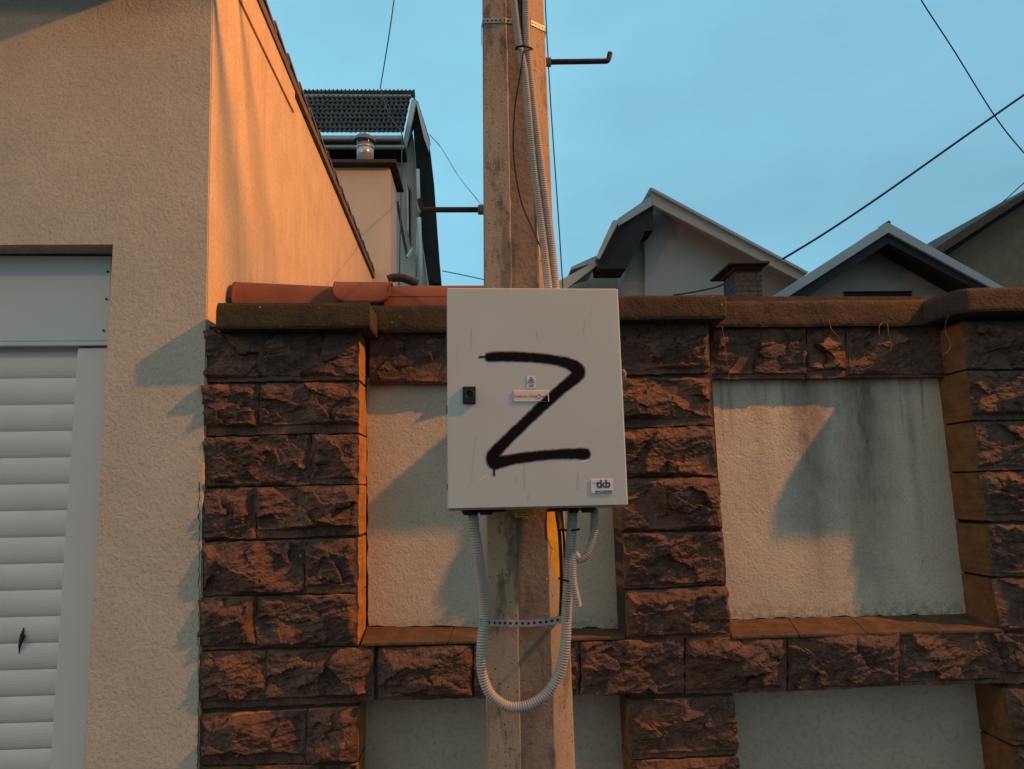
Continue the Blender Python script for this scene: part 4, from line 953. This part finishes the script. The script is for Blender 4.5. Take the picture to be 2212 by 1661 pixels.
# ------------------------------------------------------------------ overhead wires
wg = 'overhead wires'
def ow(pts, r, label, m_=cable2M, n=12): return wire('overhead_wire', qs(pts), r, m_, label, 'wire', wg, 5, n)
ow([(858, -60, 15), (851, 0, 15), (838, 90, 15.5), (821, 192, 17.6)], .014, 'thin wire dropping from the sky onto the ridge of the tall tiled house')
ow([(824, 200, 17.6), (842, 250, 16.8), (867, 287, 15.8), (868, 330, 15.8), (862, 620, 15.8)], .014, 'thin wire running over the dark tiles and down the wall of the tall house')
ow([(1042, 441, YO), (1030, 430, 3.2), (985, 372, 7), (950, 315, 12), (928, 291, 16.3)], [.0013]*12+[.0024]*12+[.0045]*12+[.009]*13, 'thin wire sagging from the left step bolt to the gable of the tall house')
ow([(1050, 605, 16), (1005, 595, 16.3), (955, 585, 16.6)], .012, 'thin wire low behind the pole, reaching the foot of the tall gable')
ow([(1176, -60, 3.4), (1179, 30, 3.4), (1190, 230, 3.45), (1205, 450, 3.5), (1217, 640, 3.6)], .0032, 'thin dark wire falling close along the right side of the pole', cableM)
ow([(2330, 125, 7.3), (2212, 205, 7.4), (2060, 312, 7.5), (1900, 425, 7.65), (1780, 505, 7.75), (1690, 560, 7.84)], .013, 'thick twisted wire sagging from upper right down to the stone chimney', cableM)
ow([(1573, 610, 8.5), (1540, 622, 9), (1480, 634, 10), (1455, 637, 10.4)], .012, 'short dark wire continuing left from the stone chimney', cableM)
ow([(1960, -60, 10), (1990, 0, 10), (2060, 108, 10.2), (2150, 252, 10.5), (2212, 330, 10.7), (2260, 380, 10.9)], .010, 'thin wire crossing the sky in the upper right corner', cableM)
ow([(2260, 355, 9), (2212, 395, 9), (2170, 433, 9.6), (2130, 465, 10.4)], .007, 'thin short wire above the roof of the brown house', cableM)
# unseen cables added above the frame, casting two shadow lines on the wall
for (x0, yA, x1, yB), lab in (((470, 0, 516, 590), 'front'), ((525, 0, 581, 597), 'rear')):
    W1, W2 = atX(x0, yA, XS), atX(x1, yB, XS)
    a_ = LP+(W2-LP)*.22; b2 = LP+(W1-LP)*.82; e0_ = a_-(b2-a_)*.15; e1_ = b2+(b2-a_)*.12
    o = MB().tube([e0_, a_, b2, e1_], .026 if lab == 'front' else .013, 8).build('shadow_cable', cableM, smooth=True)
    tag(o, 'thicker black unseen cable added above the frame to cast a shadow line' if lab == 'front' else 'thinner black unseen cable added above the frame to cast a shadow line', 'cable')
